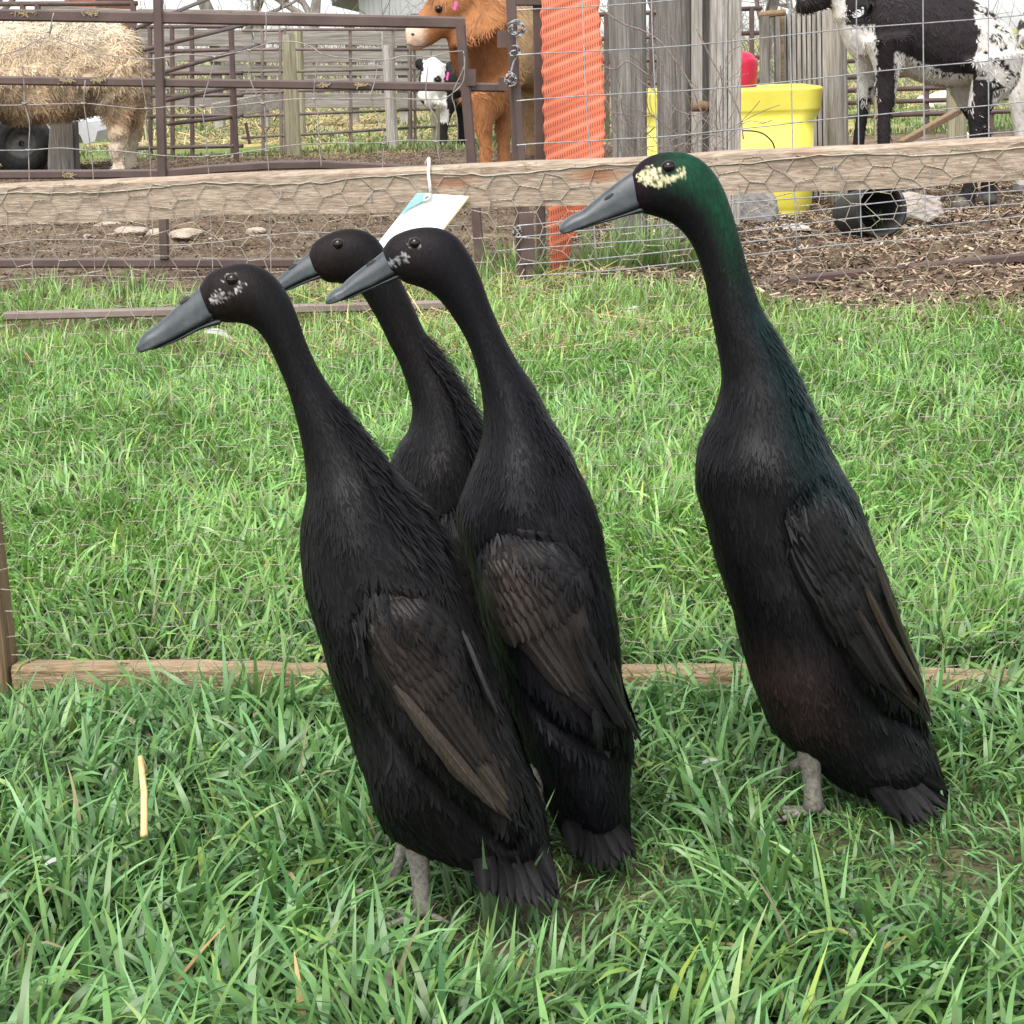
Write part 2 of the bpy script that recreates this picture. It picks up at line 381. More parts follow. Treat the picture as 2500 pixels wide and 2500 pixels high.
# ------------------------------------------------------------------ litter: chips, straw, stones
def chips(name, n, xr, yr, size, cols, label, cat, z0=.0, straw=False, seedk=1, keep=None, zfun=None):
    x = rng.uniform(*xr, n); y = rng.uniform(*yr, n)
    if keep is not None: k = keep(x, y); x, y = x[k], y[k]
    n = len(x)
    zz = (fbm(x, y, 3, 3.0, 5) - .5) * .10 + (fbm(x, y, 9, 14, 2) - .5) * .035
    dirt = np.clip((y - 5.2) / .8, 0, 1) * np.clip((16.5 - y) / 3, 0, 1)
    z = zz * dirt + z0 + rng.random(n) * .012
    L = rng.gamma(2, size[0] / 2, n); W = rng.uniform(size[1] * .5, size[1], n)
    a = rng.uniform(0, 2 * math.pi, n); tl = rng.normal(0, .35, n)
    d = np.stack([np.cos(a) * np.cos(tl), np.sin(a) * np.cos(tl), np.sin(tl)], 1)
    s = np.stack([-np.sin(a), np.cos(a), rng.normal(0, .4, n)], 1)
    nn = np.cross(d, s); th = W[:, None] * (.25 if not straw else .6)
    c = np.stack([x, y, z], 1)
    P = [c - d * L[:, None] / 2 - s * W[:, None] / 2, c - d * L[:, None] / 2 + s * W[:, None] / 2, c + d * L[:, None] / 2 + s * W[:, None] / 2, c + d * L[:, None] / 2 - s * W[:, None] / 2]
    P = P + [p + nn * th for p in P]
    V = np.stack(P, 1).reshape(-1, 3); b = np.arange(n)[:, None] * 8
    q = np.concatenate([b + np.array([f]) for f in ((4, 5, 6, 7), (0, 1, 5, 4), (1, 2, 6, 5), (2, 3, 7, 6), (3, 0, 4, 7))], 0)
    cc = np.array(cols)[rng.integers(0, len(cols), n)] * rng.uniform(.7, 1.25, n)[:, None]
    o = link_mesh(name, np_mesh(name, V, q, None, np.repeat(cc, 8, 0), smooth=False), m_litter)
    tag(o, label, cat, kind='stuff')
m_litter = mat_vc('litter', rough=.85, spec=.15, nscale=60, bs=0, var=.1)
chips('wood_chips', 42000, (.3, 3.2), (4.6, 10.5), (.024, .008), [(.30, .22, .15), (.20, .14, .095), (.12, .08, .055), (.07, .045, .03), (.40, .31, .22), (.10, .07, .045)],
      'brown and pale wood chips covering the pen floor at the right', 'wood chips')
chips('soil_crumbs', 80000, (-3.6, 1.2), (5.9, 15.6), (.010, .0075), [(.13, .095, .066), (.085, .06, .042), (.20, .155, .11), (.11, .08, .055)],
      'crumbled brown soil and manure behind the steel gate', 'soil crumbs')
chips('loose_straw', 5200, (-1.0, .5), (4.75, 6.4), (.09, .0026), [(.40, .30, .14), (.42, .33, .17), (.32, .24, .13)],
      'yellow straw lying beneath the fallen steel bar', 'straw', z0=.012, straw=True,
      keep=lambda x, y: rng.random(len(x)) < np.exp(-((x + .1) / .42) ** 2) * np.where(y < 5.45, .8, .55))
chips('pasture_straw', 26000, (-7, 7), (17.0, 30), (.13, .010), [(.42, .34, .18), (.33, .27, .15)],
      'yellow straw spread over the far pasture', 'straw', straw=True, keep=lambda x, y: fbm(x, y, 77, .45, 3) > .5)

def far_grass():
    n = 46000; x = rng.uniform(-8, 8, n); y = 14.9 + 17 * rng.random(n) ** 1.3
    k = (np.abs(x) < .5 + .3 * y) & (fbm(x, y, 90, .5, 3) < .62); x, y = x[k], y[k]; n = len(x)
    c = np.array([.17, .23, .075])[None] * rng.uniform(.6, 1.4, n)[:, None]
    V, q, t, cc = blades(n, x, y, np.zeros(n), rng.uniform(.03, .075, n) * (.5 + fbm(x, y, 91, 1.5, 2)), rng.uniform(.010, .018, n), rng.uniform(0, 6.28, n), np.abs(rng.normal(.2, .2, n)), rng.gamma(2, .3, n), c, 2)
    o = link_mesh('pasture_grass', np_mesh('pasture_grass', V, q, t, cc), m_grass); tag(o, 'short grass of the pasture behind the corral panels', 'grass', kind='stuff')
far_grass()
# ================================================================== DUCKS
def catmull(P, n):
    P = np.asarray(P, float); out = []
    for i in range(len(P) - 1):
        p0 = P[max(i - 1, 0)]; p1 = P[i]; p2 = P[i + 1]; p3 = P[min(i + 2, len(P) - 1)]
        for t in np.arange(n) / n:
            out.append(.5 * ((2 * p1) + (-p0 + p2) * t + (2 * p0 - 5 * p1 + 4 * p2 - p3) * t * t + (-p0 + 3 * p1 - 3 * p2 + p3) * t ** 3))
    out.append(P[-1]); return np.array(out)
def inpoly(x, y, poly):
    c = np.zeros(len(x), bool); n = len(poly)
    for i in range(n):
        x1, y1 = poly[i]; x2, y2 = poly[(i + 1) % n]
        if y1 == y2: continue
        k = ((y1 > y) != (y2 > y)) & (x < (x2 - x1) * (y - y1) / (y2 - y1) + x1); c ^= k
    return c
def A3(v): return np.array([v.x, v.y, v.z])
def atn(x, y, D):      # 1932-frame coordinates -> world arrays
    px = np.asarray(x, float) * K; py = np.asarray(y, float) * K
    a = (px - 1250) / F; b = (1250 - py) / F
    d = A3(fw)[None] + a[:, None] * A3(rt)[None] + b[:, None] * A3(up)[None]
    return A3(CAM)[None] + d * (D / d[:, 1:2])

# ================================================================== CHICKEN-WIRE PANEL
GL = gnd(0, 1690); GR = gnd(2500, 1716)
pe = (GR - GL); pe.z = 0; plen = pe.length; pe.normalize(); pn = Vector((pe.y, -pe.x, 0))   # pn points to the camera
def pan(u, v, o=0): return GL + pe * u + Vector((0, 0, v)) + pn * o
def panel():
    root = empty('netting_panel', pan(plen / 2, 0), 'low wooden frame panel of hexagonal chicken wire standing behind the ducks', 'fence panel')
    zl = at(0, 455, GL.y).z; zr = at(2500, 338, GR.y).z
    u0, u1 = .005, plen + .35
    def zt(u): return zl + (zr - zl) * u / plen
    m = MB(); n = 14; rgn = random.Random(3)
    prof = [(-.030, -.046), (.002, -.046), (.003, -.004), (-.001, 0), (-.028, 0), (-.031, -.003)]
    vs = []; N_ = 60
    for i in range(N_ + 1):
        u = u0 - .03 + (u1 - u0 + .06) * i / N_; wv = .0016 * math.sin(u * 7) + .001 * math.sin(u * 23)
        for o, v in prof: vs.append(pan(u, zt(u) + v + wv * (1.4 if v < -.04 else .6) + rgn.uniform(-.0005, .0005), o + .0006 * math.sin(u * 31)))
    k = len(prof); m.add(vs, [(i * k + j, i * k + (j + 1) % k, (i + 1) * k + (j + 1) % k, (i + 1) * k + j) for i in range(N_) for j in range(k)] + [tuple(range(k)), tuple(range(N_ * k, N_ * k + k))])
    m.build('top_rail', m_pine, root)
    m = MB(); vs = []; prof = [(-.030, .002), (.001, .004), (.002, .027), (-.002, .032), (-.028, .032), (-.031, .027)]
    for i in range(N_ + 1):
        u = u0 + .012 + (u1 - u0) * i / N_
        for o, v in prof: vs.append(pan(u, v + .0016 * math.sin(u * 9) + rgn.uniform(-.0012, .0012), o + rgn.uniform(-.0006, .0006)))
    m.add(vs, [(i * k + j, i * k + (j + 1) % k, (i + 1) * k + (j + 1) % k, (i + 1) * k + j) for i in range(N_) for j in range(k)] + [tuple(range(k)), tuple(range(N_ * k, N_ * k + k))])
    m.build('bottom_rail', m_pine_low, root)
    m = MB(); m.bar(pan(u0 - .014, -.01, -.012), pan(u0 - .026, zl - .047, -.012), .046, .05, pn); m.build('stile', m_stake, root)
    m = MB(); m.bar(pan(u1 - .0, -.01, -.012), pan(u1 - .0, zt(u1) - .047, -.012), .046, .04, pn); m.build('stile', m_stake, root)
    # hexagonal netting: twisted flat sides lie level, slanted sides join them
    m = MB(); px_ = .0545; py_ = .0272; flat = .0185; sl = px_ / 2 - flat
    cols = int((u1 - u0) / (px_ / 2)) + 1; rr = random.Random(5)
    def wob(u, v):
        du = .0035 * math.sin(v * 21 + u * 4) + .002 * math.sin(u * 13 + v * 50); dv = .0035 * math.sin(u * 6 + 1) + .0025 * math.sin(u * 17 + v * 9)
        return u + du, v + dv, .004 + .004 * math.sin(u * 5 + v * 11) * (1 if v < .53 else .12)
    J = {}
    def pt(u, v, jit=.0014):
        key = (round(u, 4), round(v, 4))
        if key not in J: jj_ = jit * (1.3 if v > .53 else 1); J[key] = (rr.gauss(0, jj_), rr.gauss(0, jj_))
        a, b, o = wob(u + J[key][0], v + J[key][1]); return pan(a, b, o)
    RW = .0005
    for c in range(cols):
        u = u0 + .01 + c * px_ / 2; top = zt(u) - .009; rows = int(top / py_) + 1
        for r_ in range(rows):
            v = top - r_ * py_ - (py_ / 2 if c % 2 else 0)
            v = round((zl - .009) - r_ * py_ - (py_ / 2 if c % 2 else 0) + 0, 5) + (zr - zl) * u / plen
            if v < .012: continue
            A = pt(u, v); B = pt(u + flat, v); AB = B - A
            for ph in (0, math.pi):           # the twist
                pts = [A + AB * (q / 5) + (Vector((0, 0, 1)) * math.sin(ph + q * 2.5) + pn * math.cos(ph + q * 2.5)) * RW * .9 for q in range(6)]
                m.tube(pts, RW * .8, 3, cap=False)
            for dv in (py_ / 2, -py_ / 2):
                un = u + px_ / 2; vn = v + dv + (zr - zl) * (px_ / 2) / plen
                if vn > zt(un) - .004 + .0 or vn < .008: continue
                # the neighbouring node is in the next column
                key_u, key_v = un, vn
                C = pt(key_u, round(key_v, 5))
                m.tube([B, B.lerp(C, .5), C], RW, 3, cap=False)
    # selvedge wire along the top
    pts = [pan(u0 + i * .012, zt(u0 + i * .012) - .010 + .0025 * math.sin(i * .33) + rr.gauss(0, .0007), .004) for i in range(int((u1 - u0) / .012))]
    m.tube(pts, .0009, 4)
    m.build('wire_netting', m_hexw, root, smooth=True)
    for i in range(12):
        m = MB(); u = .08 + i * .1; m.tube([pan(u, zt(u) - .018 - .01 * (i % 3), .006), pan(u, zt(u) - .026 - .01 * (i % 3), .006)], .0008, 4); m.build('staple', m_wire, root)
    return zt
zt = panel()
# ---- white card on a string
def card():
    Y = at(1085, 480, GL.y).y
    def P(x, y, d=0.0):
        Yp = GL.y + (GR.y - GL.y) * x / 2500 - .014 + d; return at(x, y, Yp)
    root = empty('hanging_card', P(1045, 410), 'blank white card hanging on a white string from the pine top rail', 'card')
    m_card = simple('white_card', (.80, .80, .78), (.86, .86, .84), 30, rough=.6, bs=.02)
    m_blue = simple('blue_corner', (.16, .42, .50), (.26, .55, .60), 60, rough=.6, bs=0)
    m_brn = simple('card_edge', (.40, .27, .15), (.5, .36, .2), 60, rough=.8, bs=0)
    q = [P(1019, 471), P(1146, 479), P(1060, 590, -.006), P(886, 640, -.008)]
    m = MB(); nn = (q[1] - q[0]).cross(q[3] - q[0]).normalized() * .0007
    N_ = 8; top = []; 
    for i in range(N_ + 1):
        for j in range(N_ + 1):
            a, b = i / N_, j / N_
            p = (q[0] * (1 - a) + q[1] * a) * (1 - b) + (q[3] * (1 - a) + q[2] * a) * b
            top.append(p + nn * 4 * math.sin(a * math.pi) * (.6 + b))
    fs = [(i * (N_ + 1) + j, (i + 1) * (N_ + 1) + j, (i + 1) * (N_ + 1) + j + 1, i * (N_ + 1) + j + 1) for i in range(N_) for j in range(N_)]
    k = len(top); m.add(top + [p - nn for p in top], fs + [tuple(x + k for x in f[::-1]) for f in fs])
    c = m.build('card', m_card, root, smooth=True)
    m = MB(); e = lambda a, b: (q[0] * (1 - a) + q[1] * a) * (1 - b) + (q[3] * (1 - a) + q[2] * a) * b
    off = pn * .0022
    m.add([e(0, 0) + off, e(.28, 0) + off, e(.24, .10) + off, e(.08, .22) + off, e(0, .34) + off], [(0, 1, 2, 3, 4)]); m.build('blue_corner', m_blue, c)
    m = MB(); m.tube([q[1], q[2]], .0012, 5); m.build('card_edge', m_brn, c)
    m_str = simple('cotton_string', (.62, .58, .52), (.78, .75, .70), 400, rough=.9, bs=.5, bd=.0006)
    s0 = P(1047, 402, 0.004); s1 = P(1046, 425, -.002); s2 = P(1049, 448, -.002); s3 = P(1051, 472, -.003)
    m = MB(); m.tube([s0 + Vector((-.004, .03, .0)), s0 + Vector((0, .012, .006)), s0, s1, s2, s3], .0018, 7)
    m.tube([s3, s3 + Vector((-.006, -.001, -.003)), s3 + Vector((-.008, -.002, -.008)), s3 + Vector((-.002, -.003, -.006)), s3], .0014, 6)
    m.build('string', m_str, root, smooth=True)
card()

# ================================================================== STEEL GATE AND ITS POSTS
def steel_gate():
    Y = 6.85; P = lambda x, y, d=0: at(x, y, Y + d); s = Y / F
    root = empty('steel_gate', gnd(600, 655), 'brown square-tube steel pen gate with wavy wire behind the netting at the left', 'gate')
    def rail(pts, h, name='rail'):
        m = MB()
        for a, b in zip(pts[:-1], pts[1:]): m.bar(a, b, .032, h, ch=.18)
        m.build(name, m_steel, root)
    rail([P(-90, 35), P(1136, 56)], 28 * s)
    rail([P(-90, 195, .005), P(1232, 214, .005)], 21 * s)
    rail([P(-90, 427, .004), P(400, 424, .004), P(520, 413, .004), P(660, 404, .004), P(780, 402, .004), P(1130, 421, .004)], 21 * s)
    rail([P(-90, 642), P(1140, 641)], 23 * s)
    rail([P(1182, 622), P(1246, 622)], 18 * s)
    for a, b, wd in (((383, -120), (402, 631), 22), ((1124, 60), (1174, 660), 24)):
        m = MB(); m.bar(P(*a, -.006), P(*b, -.006), wd * s, .034, (0, 1, 0), ch=.15); m.build('upright', m_steel, root)
    for c, ww, hh in (((1151, 189), 22, 40), ((1226, 95), 24, 42), ((1228, 205), 22, 32)):
        m = MB(); m.bar(P(c[0], c[1] - hh / 2, -.024), P(c[0], c[1] + hh / 2, -.024), ww * s, .008, (0, 1, 0)); m.build('hinge_plate', m_steel, root)
    # dried mud / hay stuck on the rails
    m_mud = simple('dried_mud', (.22, .16, .09), (.38, .30, .18), 200, rough=.95, bs=.8, bd=.004)
    rr = random.Random(2)
    for cx, cy, sp in ((55, 32, 22), (222, 33, 16), (165, 196, 20), (240, 196, 18), (170, 427, 20), (790, 208, 14), (880, 208, 16)):
        m = MB()
        for k in range(26):
            p = P(cx + rr.gauss(0, sp * .5), cy + rr.gauss(0, 3), -.018); d = Vector((rr.gauss(0, 1), -.1, rr.gauss(0, .5))).normalized() * rr.uniform(.003, .010)
            m.bar(p - d, p + d, .003, .002)
        m.build('stuck_mud', m_mud, root)
steel_gate()
def old_wire():
    Y = 6.79; P = lambda x, y: at(x, y, Y)
    root_m = MB(); rr = random.Random(8)
    H_ = [[(-60,140),(0,131),(48,120),(120,90),(215,123),(290,138),(370,143),(455,133),(525,138),(560,132),(610,122),(660,104),(715,101),(755,110),(790,132),(850,142),(900,146),(950,145),(985,138),(1050,137),(1095,128),(1130,124)],
          [(-60,255),(0,254),(70,255),(200,252),(270,260),(350,265),(430,260),(520,262),(600,256),(640,250),(720,241),(850,242),(960,240),(1040,243),(1080,240),(1105,228),(1132,195),(1133,128)],
          [(-60,372),(0,368),(70,366),(150,362),(230,370),(290,367),(400,379),(510,381),(600,370),(700,355),(800,350),(900,352),(1000,342),(1060,345),(1142,342)],
          [(-60,602),(0,598),(80,587),(230,583),(330,594),(420,600),(520,592),(650,575),(760,566),(900,572),(1000,560),(1150,548)],
          [(-60,690),(80,681),(230,672),(380,680),(520,676),(660,680),(820,672),(1000,680),(1160,676)]]
    Vv = [[(48,120),(58,190),(60,252),(72,300),(70,366),(72,450),(78,585),(80,681)], [(208,195),(205,252),(212,300),(222,370),(228,440),(229,583),(232,672)],
          [(345,140),(347,200),(358,265),(356,300),(366,370),(368,440),(374,590),(380,680)], [(525,138),(515,180),(494,258),(503,330),(506,380),(510,430),(517,592),(520,676)],
          [(608,122),(608,180),(625,230),(643,252),(648,300),(652,368),(656,420),(660,575),(662,680)], [(775,150),(768,200),(767,241),(776,280),(779,352),(785,410)],
          [(912,148),(920,180),(905,240),(925,290),(938,330),(937,350),(934,410),(930,570)], [(1045,160),(1040,240),(1060,280),(1068,300),(1065,345),(1075,400)], [(1131,125),(1134,160),(1105,228),(1110,260),(1117,300),(1117,345)], [(120,90),(128,60),(120,80),(131,30)], [(647,105),(650,70),(649,30)]]
    for L in H_ + Vv:
        pts = catmull(np.array([list(P(x, y + rr.gauss(0, 1))) for x, y in L]), 4)
        root_m.tube([Vector(p) for p in pts], .0019, 5)
    for x, y in [(60,252),(205,252),(358,265),(494,258),(643,252),(767,241),(70,366),(222,370),(506,380),(652,368),(779,352),(937,350),(1065,345),(525,138),(610,122)]:
        c = P(x, y); root_m.tube([c + Vector((-.008, -.003, .002)), c + Vector((0, -.004, -.002)), c + Vector((.008, -.003, .002))], .0032, 5)
    o = root_m.build('stock_wire', m_wire_old, None, smooth=True); tag(o, 'rusty sagging stock wire hung in waves over the brown steel gate', 'wire mesh')
old_wire()
def posts():
    P = at
    t = empty('gate_post', gnd(1283, 712), 'brown steel gate post with wire and chain wound round it, left of the orange sheet', 'post')
    m = MB(); m.bar(P(1244, -100, 6.2), P(1276, 715, 6.2), 24 * 6.2 / F, .04, (0, 1, 0), ch=.1); m.build('post_tube', m_steel, t)
    m = MB(); m.bar(P(1262, 205, 6.17), P(1296, 712, 6.17), 18 * 6.2 / F, .03, (0, 1, 0), ch=.1); m.build('brace', m_steel, t)
    m = MB(); m.bar(P(1284, 520, 6.15), P(1290, 640, 6.15), 34 * 6.2 / F, .012, (0, 1, 0)); m.build('latch_plate', m_steel, t)
    rr = random.Random(4)
    for (cx, cy, n_, sp) in ((1262, 62, 5, 22), (1246, 186, 6, 16), (1258, 120, 3, 14), (1262, 560, 3, 12)):
        for k in range(n_):
            pts = []
            a0 = rr.uniform(0, 6)
            for q in range(12):
                a = a0 + q * .6; pts.append(P(cx + math.cos(a) * sp * rr.uniform(.5, 1), cy + math.sin(a) * sp * .7 + q * 1.2, 6.16 - .02 * (q % 3)))
            m = MB(); m.tube([Vector(p) for p in catmull(np.array([list(p) for p in pts]), 3)], .0020, 5); m.build('wire_tie', m_wire, t, smooth=True)
    m = MB(); m.tube([Vector(p) for p in catmull(np.array([list(P(x, y, 6.15)) for x, y in ((1268, 70), (1262, 100), (1266, 130), (1255, 150), (1248, 175))]), 5)], .003, 5)
    m.build('hook_wire', m_wire, t, smooth=True)
    t = empty('steel_post', gnd(1318, 690), 'dark upright steel post directly beside the left edge of the orange sheet', 'post')
    m = MB(); m.bar(P(1311, -100, 6.42), P(1322, 680, 6.42), 23 * 6.42 / F, .04, (0, 1, 0), ch=.1); m.build('post_tube', m_steel, t)
    m = MB(); m.bar(P(1240, 2, 6.4), P(1330, 2, 6.4), .03, .03); m.build('cross_tube', m_steel, t)
posts()
def fallen_bar():
    a = gnd(18, 806); b = gnd(1115, 779); m = MB(); a.z = .040; b.z = .040; a2 = a.lerp(b, .5); a2.z = .040
    m.bar(a, a2, .035, .024, ch=.2); m.bar(a2, b, .035, .024, ch=.2)
    o = m.build('loose_bar', m_steel2, None); tag(o, 'faded steel bar lying in the grass in front of the pen gate', 'steel bar')
    p = [gnd(955, 795, .01), gnd(985, 815, .02), gnd(1010, 830, .01)]
    m = MB(); m.tube(p, .006, 6); o = m.build('rusty_rod', m_steel, None, smooth=True); tag(o, 'short rusty rod poking out below the fallen bar', 'rod')
fallen_bar()

# ================================================================== FIELD FENCE AT THE RIGHT
fyl, fyr = GY(1300, 745), GY(2500, 640)
def fP(x, y, d=0):
    Y = fyl + (fyr - fyl) * (x - 1300) / 1200 + d; return at(x, y, Y)
def field_fence():
    root = empty('field_fence', fP(1900, 690), 'taut galvanised stock wire fence with a low steel rail at the right', 'fence')
    s = 6.2 / F; rr = random.Random(11)
    for yl in (-90, 25, 137, 249, 357, 436, 503, 548, 582, 614, 647, 678):
        yr = yl - 104 - (yl - 137) * .035
        m = MB(); pts = []
        for i in range(27):
            x = 1262 + (2620 - 1262) * i / 26; f = (x - 1262) / 1238
            pts.append(fP(x, yl + (yr - yl) * f + (3.5 * math.sin(f * 9 + yl) + 10 * math.sin(f * math.pi) * (.6 if yl < 400 else .2)) + rr.gauss(0, .4)))
        m.tube(pts, .00205, 6); m.build('line_wire', m_wire, root, smooth=True)
    for V_ in ([(1420,-90),(1424,60),(1428,180),(1434,300),(1442,400),(1456,650)], [(1588,-90),(1592,60),(1598,200),(1606,380),(1622,640)], [(1762,-90),(1768,100),(1770,300),(1775,480),(1782,630)],
               [(1929,-90),(1929,60),(1932,200),(1936,380),(1946,615)], [(2091,-90),(2091,60),(2095,200),(2097,380),(2104,600)], [(2253,-90),(2254,100),(2256,300),(2259,580)], [(2414,-90),(2413,100),(2414,300),(2416,560)], [(2575,-90),(2577,300),(2580,540)]):
        m = MB(); pts = catmull(np.array([list(fP(x, y, -.004)) for x, y in V_]), 4); m.tube([Vector(p) for p in pts], .00205, 6); m.build('stay_wire', m_wire, root, smooth=True)
    m = MB(); a = fP(1640, 716, .03); b = fP(2620, 616, .03); m.bar(a, b, .035, 24 * s, ch=.2); m.build('bottom_rail', m_steel, root)
field_fence()

# orange plastic sheet
def orange():
    m, n, b = newmat('orange_plastic'); tc = n.nodes.new('ShaderNodeTexCoord'); uvm = tc.outputs['UV']
    sp = n.nodes.new('ShaderNodeSeparateXYZ'); n.links.new(uvm, sp.inputs[0])
    def mth(op, a, b_=None, c=None):
        x = n.nodes.new('ShaderNodeMath'); x.operation = op
        for i, v in enumerate((a, b_, c)):
            if v is None: continue
            if hasattr(v, 'links'): n.links.new(v, x.inputs[i])
            else: x.inputs[i].default_value = v
        return x.outputs[0]
    row = mth('MULTIPLY_ADD', sp.outputs['X'], -.42, sp.outputs['Y'])
    srow = mth('SINE', mth('MULTIPLY', row, 2 * math.pi / .027)); scol = mth('SINE', mth('MULTIPLY', sp.outputs['X'], 2 * math.pi / .0072))
    hole = mth('MULTIPLY', mth('GREATER_THAN', srow, -.15), mth('GREATER_THAN', scol, .25))
    f = noise(n, 14, detail=5)
    c = ramp(n, f, [(.3, (.56, .125, .06)), (.7, (.64, .18, .095))])
    c = mixc(n, hole, c, (.24, .05, .025))
    n.links.new(c, b.inputs['Base Color']); b.inputs['Roughness'].default_value = .55
    bump(n, b, mth('MULTIPLY', hole, -1.0), .6, .004)
    Y = 6.3; nu, nv = 20, 150; V = []; uv = []
    lefts = [(-80, 1318), (0, 1320), (120, 1322), (390, 1330), (520, 1338), (690, 1346)]; rights = [(-80, 1458), (0, 1462), (250, 1477), (390, 1474), (500, 1432), (600, 1392), (690, 1368)]
    li = lambda T, y: float(np.interp(y, [a for a, _ in T], [b_ for _, b_ in T]))
    for j in range(nv + 1):
        y = -80 + 770 * j / nv; xl, xr = li(lefts, y), li(rights, y)
        for i in range(nu + 1):
            a = i / nu; x = xl + (xr - xl) * a + (2.6 * math.sin(y * .135) if i in (0,) else 0) + (2.6 * math.sin(y * .135 + 1) if i == nu else 0)
            ywave = math.sin(((y + (x - 1400) * .42) * .15)) * .0012
            fold = max(0, (y - 400) / 290) * .10 * a
            p = at(x, y, Y + ywave + .01 * math.sin(a * 3) + fold); V.append(p)
            uv.append(((x - 1320) * .00126, -y * .00126))
    root = empty('orange_sheet', gnd(1355, 690), 'orange perforated ridged plastic sheet tied upright beside the wooden posts', 'plastic sheet')
    M_ = MB(); M_.add(V, [(j * (nu + 1) + i, j * (nu + 1) + i + 1, (j + 1) * (nu + 1) + i + 1, (j + 1) * (nu + 1) + i) for j in range(nv) for i in range(nu)])
    o = M_.build('sheet', m, root, smooth=True); ul = o.data.uv_layers.new(name='UVMap')
    for l in o.data.loops: ul.data[l.index].uv = uv[l.vertex_index]
    sm = o.modifiers.new('thick', 'SOLIDIFY'); sm.thickness = .004
orange()

# ================================================================== WOODEN POSTS
def rough_post(name, xt, xb, wt, wb, ytop, ybase, Y, mat, label, cat='post', flutes=0, seed=1, depth=.8, extra=None):
    """weathered post between (xt,ytop) and (xb,ybase) of width w px, standing on the ground"""
    s = Y / F; rr = random.Random(seed); m = MB(); N_ = 34; k = 30; base = at(xb, ybase, Y)
    root = empty(name, (base.x, Y, 0), label, cat); vs = []
    ph = [rr.uniform(0, 6) for _ in range(6)]
    for i in range(N_ + 1):
        t = i / N_; c = at(xt + (xb - xt) * t, ytop + (ybase - ytop) * t, Y); r_ = (wt + (wb - wt) * t) / 2 * s
        if i == N_: c.z = min(c.z, 0) - .03
        for j in range(k):
            a = 2 * math.pi * j / k
            if flutes: rad = r_ * (1 + .07 * math.sin(a * flutes)); 
            else: rad = r_ * (1 + .05 * math.sin(3 * a + ph[0] + t * 2) + .035 * math.sin(7 * a + ph[1] + t * 3) + .03 * math.sin(11 * a + ph[2]) + .02 * math.sin(19 * a + ph[3] + t))
            vs.append(c + Vector((math.cos(a) * rad, math.sin(a) * rad * depth, 0)))
    fs = [(i * k + j, i * k + (j + 1) % k, (i + 1) * k + (j + 1) % k, (i + 1) * k + j) for i in range(N_) for j in range(k)] + [tuple(range(k))]
    m.add(vs, fs); m.build('post_trunk', mat, root, smooth=False)
    for (x0, x1_, y0, y1_, ww, dy, mt) in (extra or []):
        mm = MB(); q0 = at(x0, y0, Y + dy); q1 = at(x1_, y1_, Y + dy)
        mm.bar(q0, q1, ww * s, .05, (0, 1, 0), ch=.06); mm.build('split_slab', mt, root)
    return root
Yp1 = GY(1545, 632)
rough_post('wooden_post', 1527, 1540, 92, 78, -140, 632, Yp1, m_gray_v, 'thick split grey wooden post directly right of the orange sheet', seed=1)
rough_post('wooden_post', 1648, 1650, 84, 84, -140, 590, 7.6, m_gray_v, 'wide grey post with a slab nailed on, second right of the orange sheet', seed=2,
           extra=[(1700, 1700, -140, 560, 26, -.02, m_gray_v2), (1724, 1720, -140, 560, 26, .05, m_gray_v)])
def fluted():
    root = empty('ribbed_post', gnd(1772, 560), 'pale ribbed timber upright standing in front of the yellow trough', 'post')
    Y = 7.2; s = Y / F; m = MB(); rr = random.Random(6)
    xs = [1742, 1756, 1769, 1780, 1788, 1796, 1803]; wd = [18, 15, 12, 9, 9, 8, 9]
    for x, w_ in zip(xs, wd):
        m.bar(at(x + 2, -140, Y + rr.uniform(-.006, .006)), at(x - 2, 548, Y + rr.uniform(-.006, .006)), w_ * s * .93, .05 + rr.uniform(-.01, .012), (0, 1, 0), ch=.2)
    m.build('ribs', m_gray_v2, root)
    m = MB(); m.bar(at(1770, -140, Y + .03), at(1768, 548, Y + .03), 62 * s, .02, (0, 1, 0)); m.build('back_board', m_gray_v, root)
    Y = 7.35; m = MB(); m.tube([at(1688, 262, Y), at(1715, 259, Y), at(1741, 262, Y)], [.016, .020, .017], 10)
    o = m.build('wood_block', m_stake, None, smooth=True); tag(o, 'brown rough wooden block wedged between the grey post and the ribbed upright', 'wood block')
fluted()
rough_post('wooden_post', 2040, 2050, 50, 52, 22, 500, 9.1, m_gray_v2, 'pale leaning post wrapped in fine wire, behind the black and white calf', seed=5)
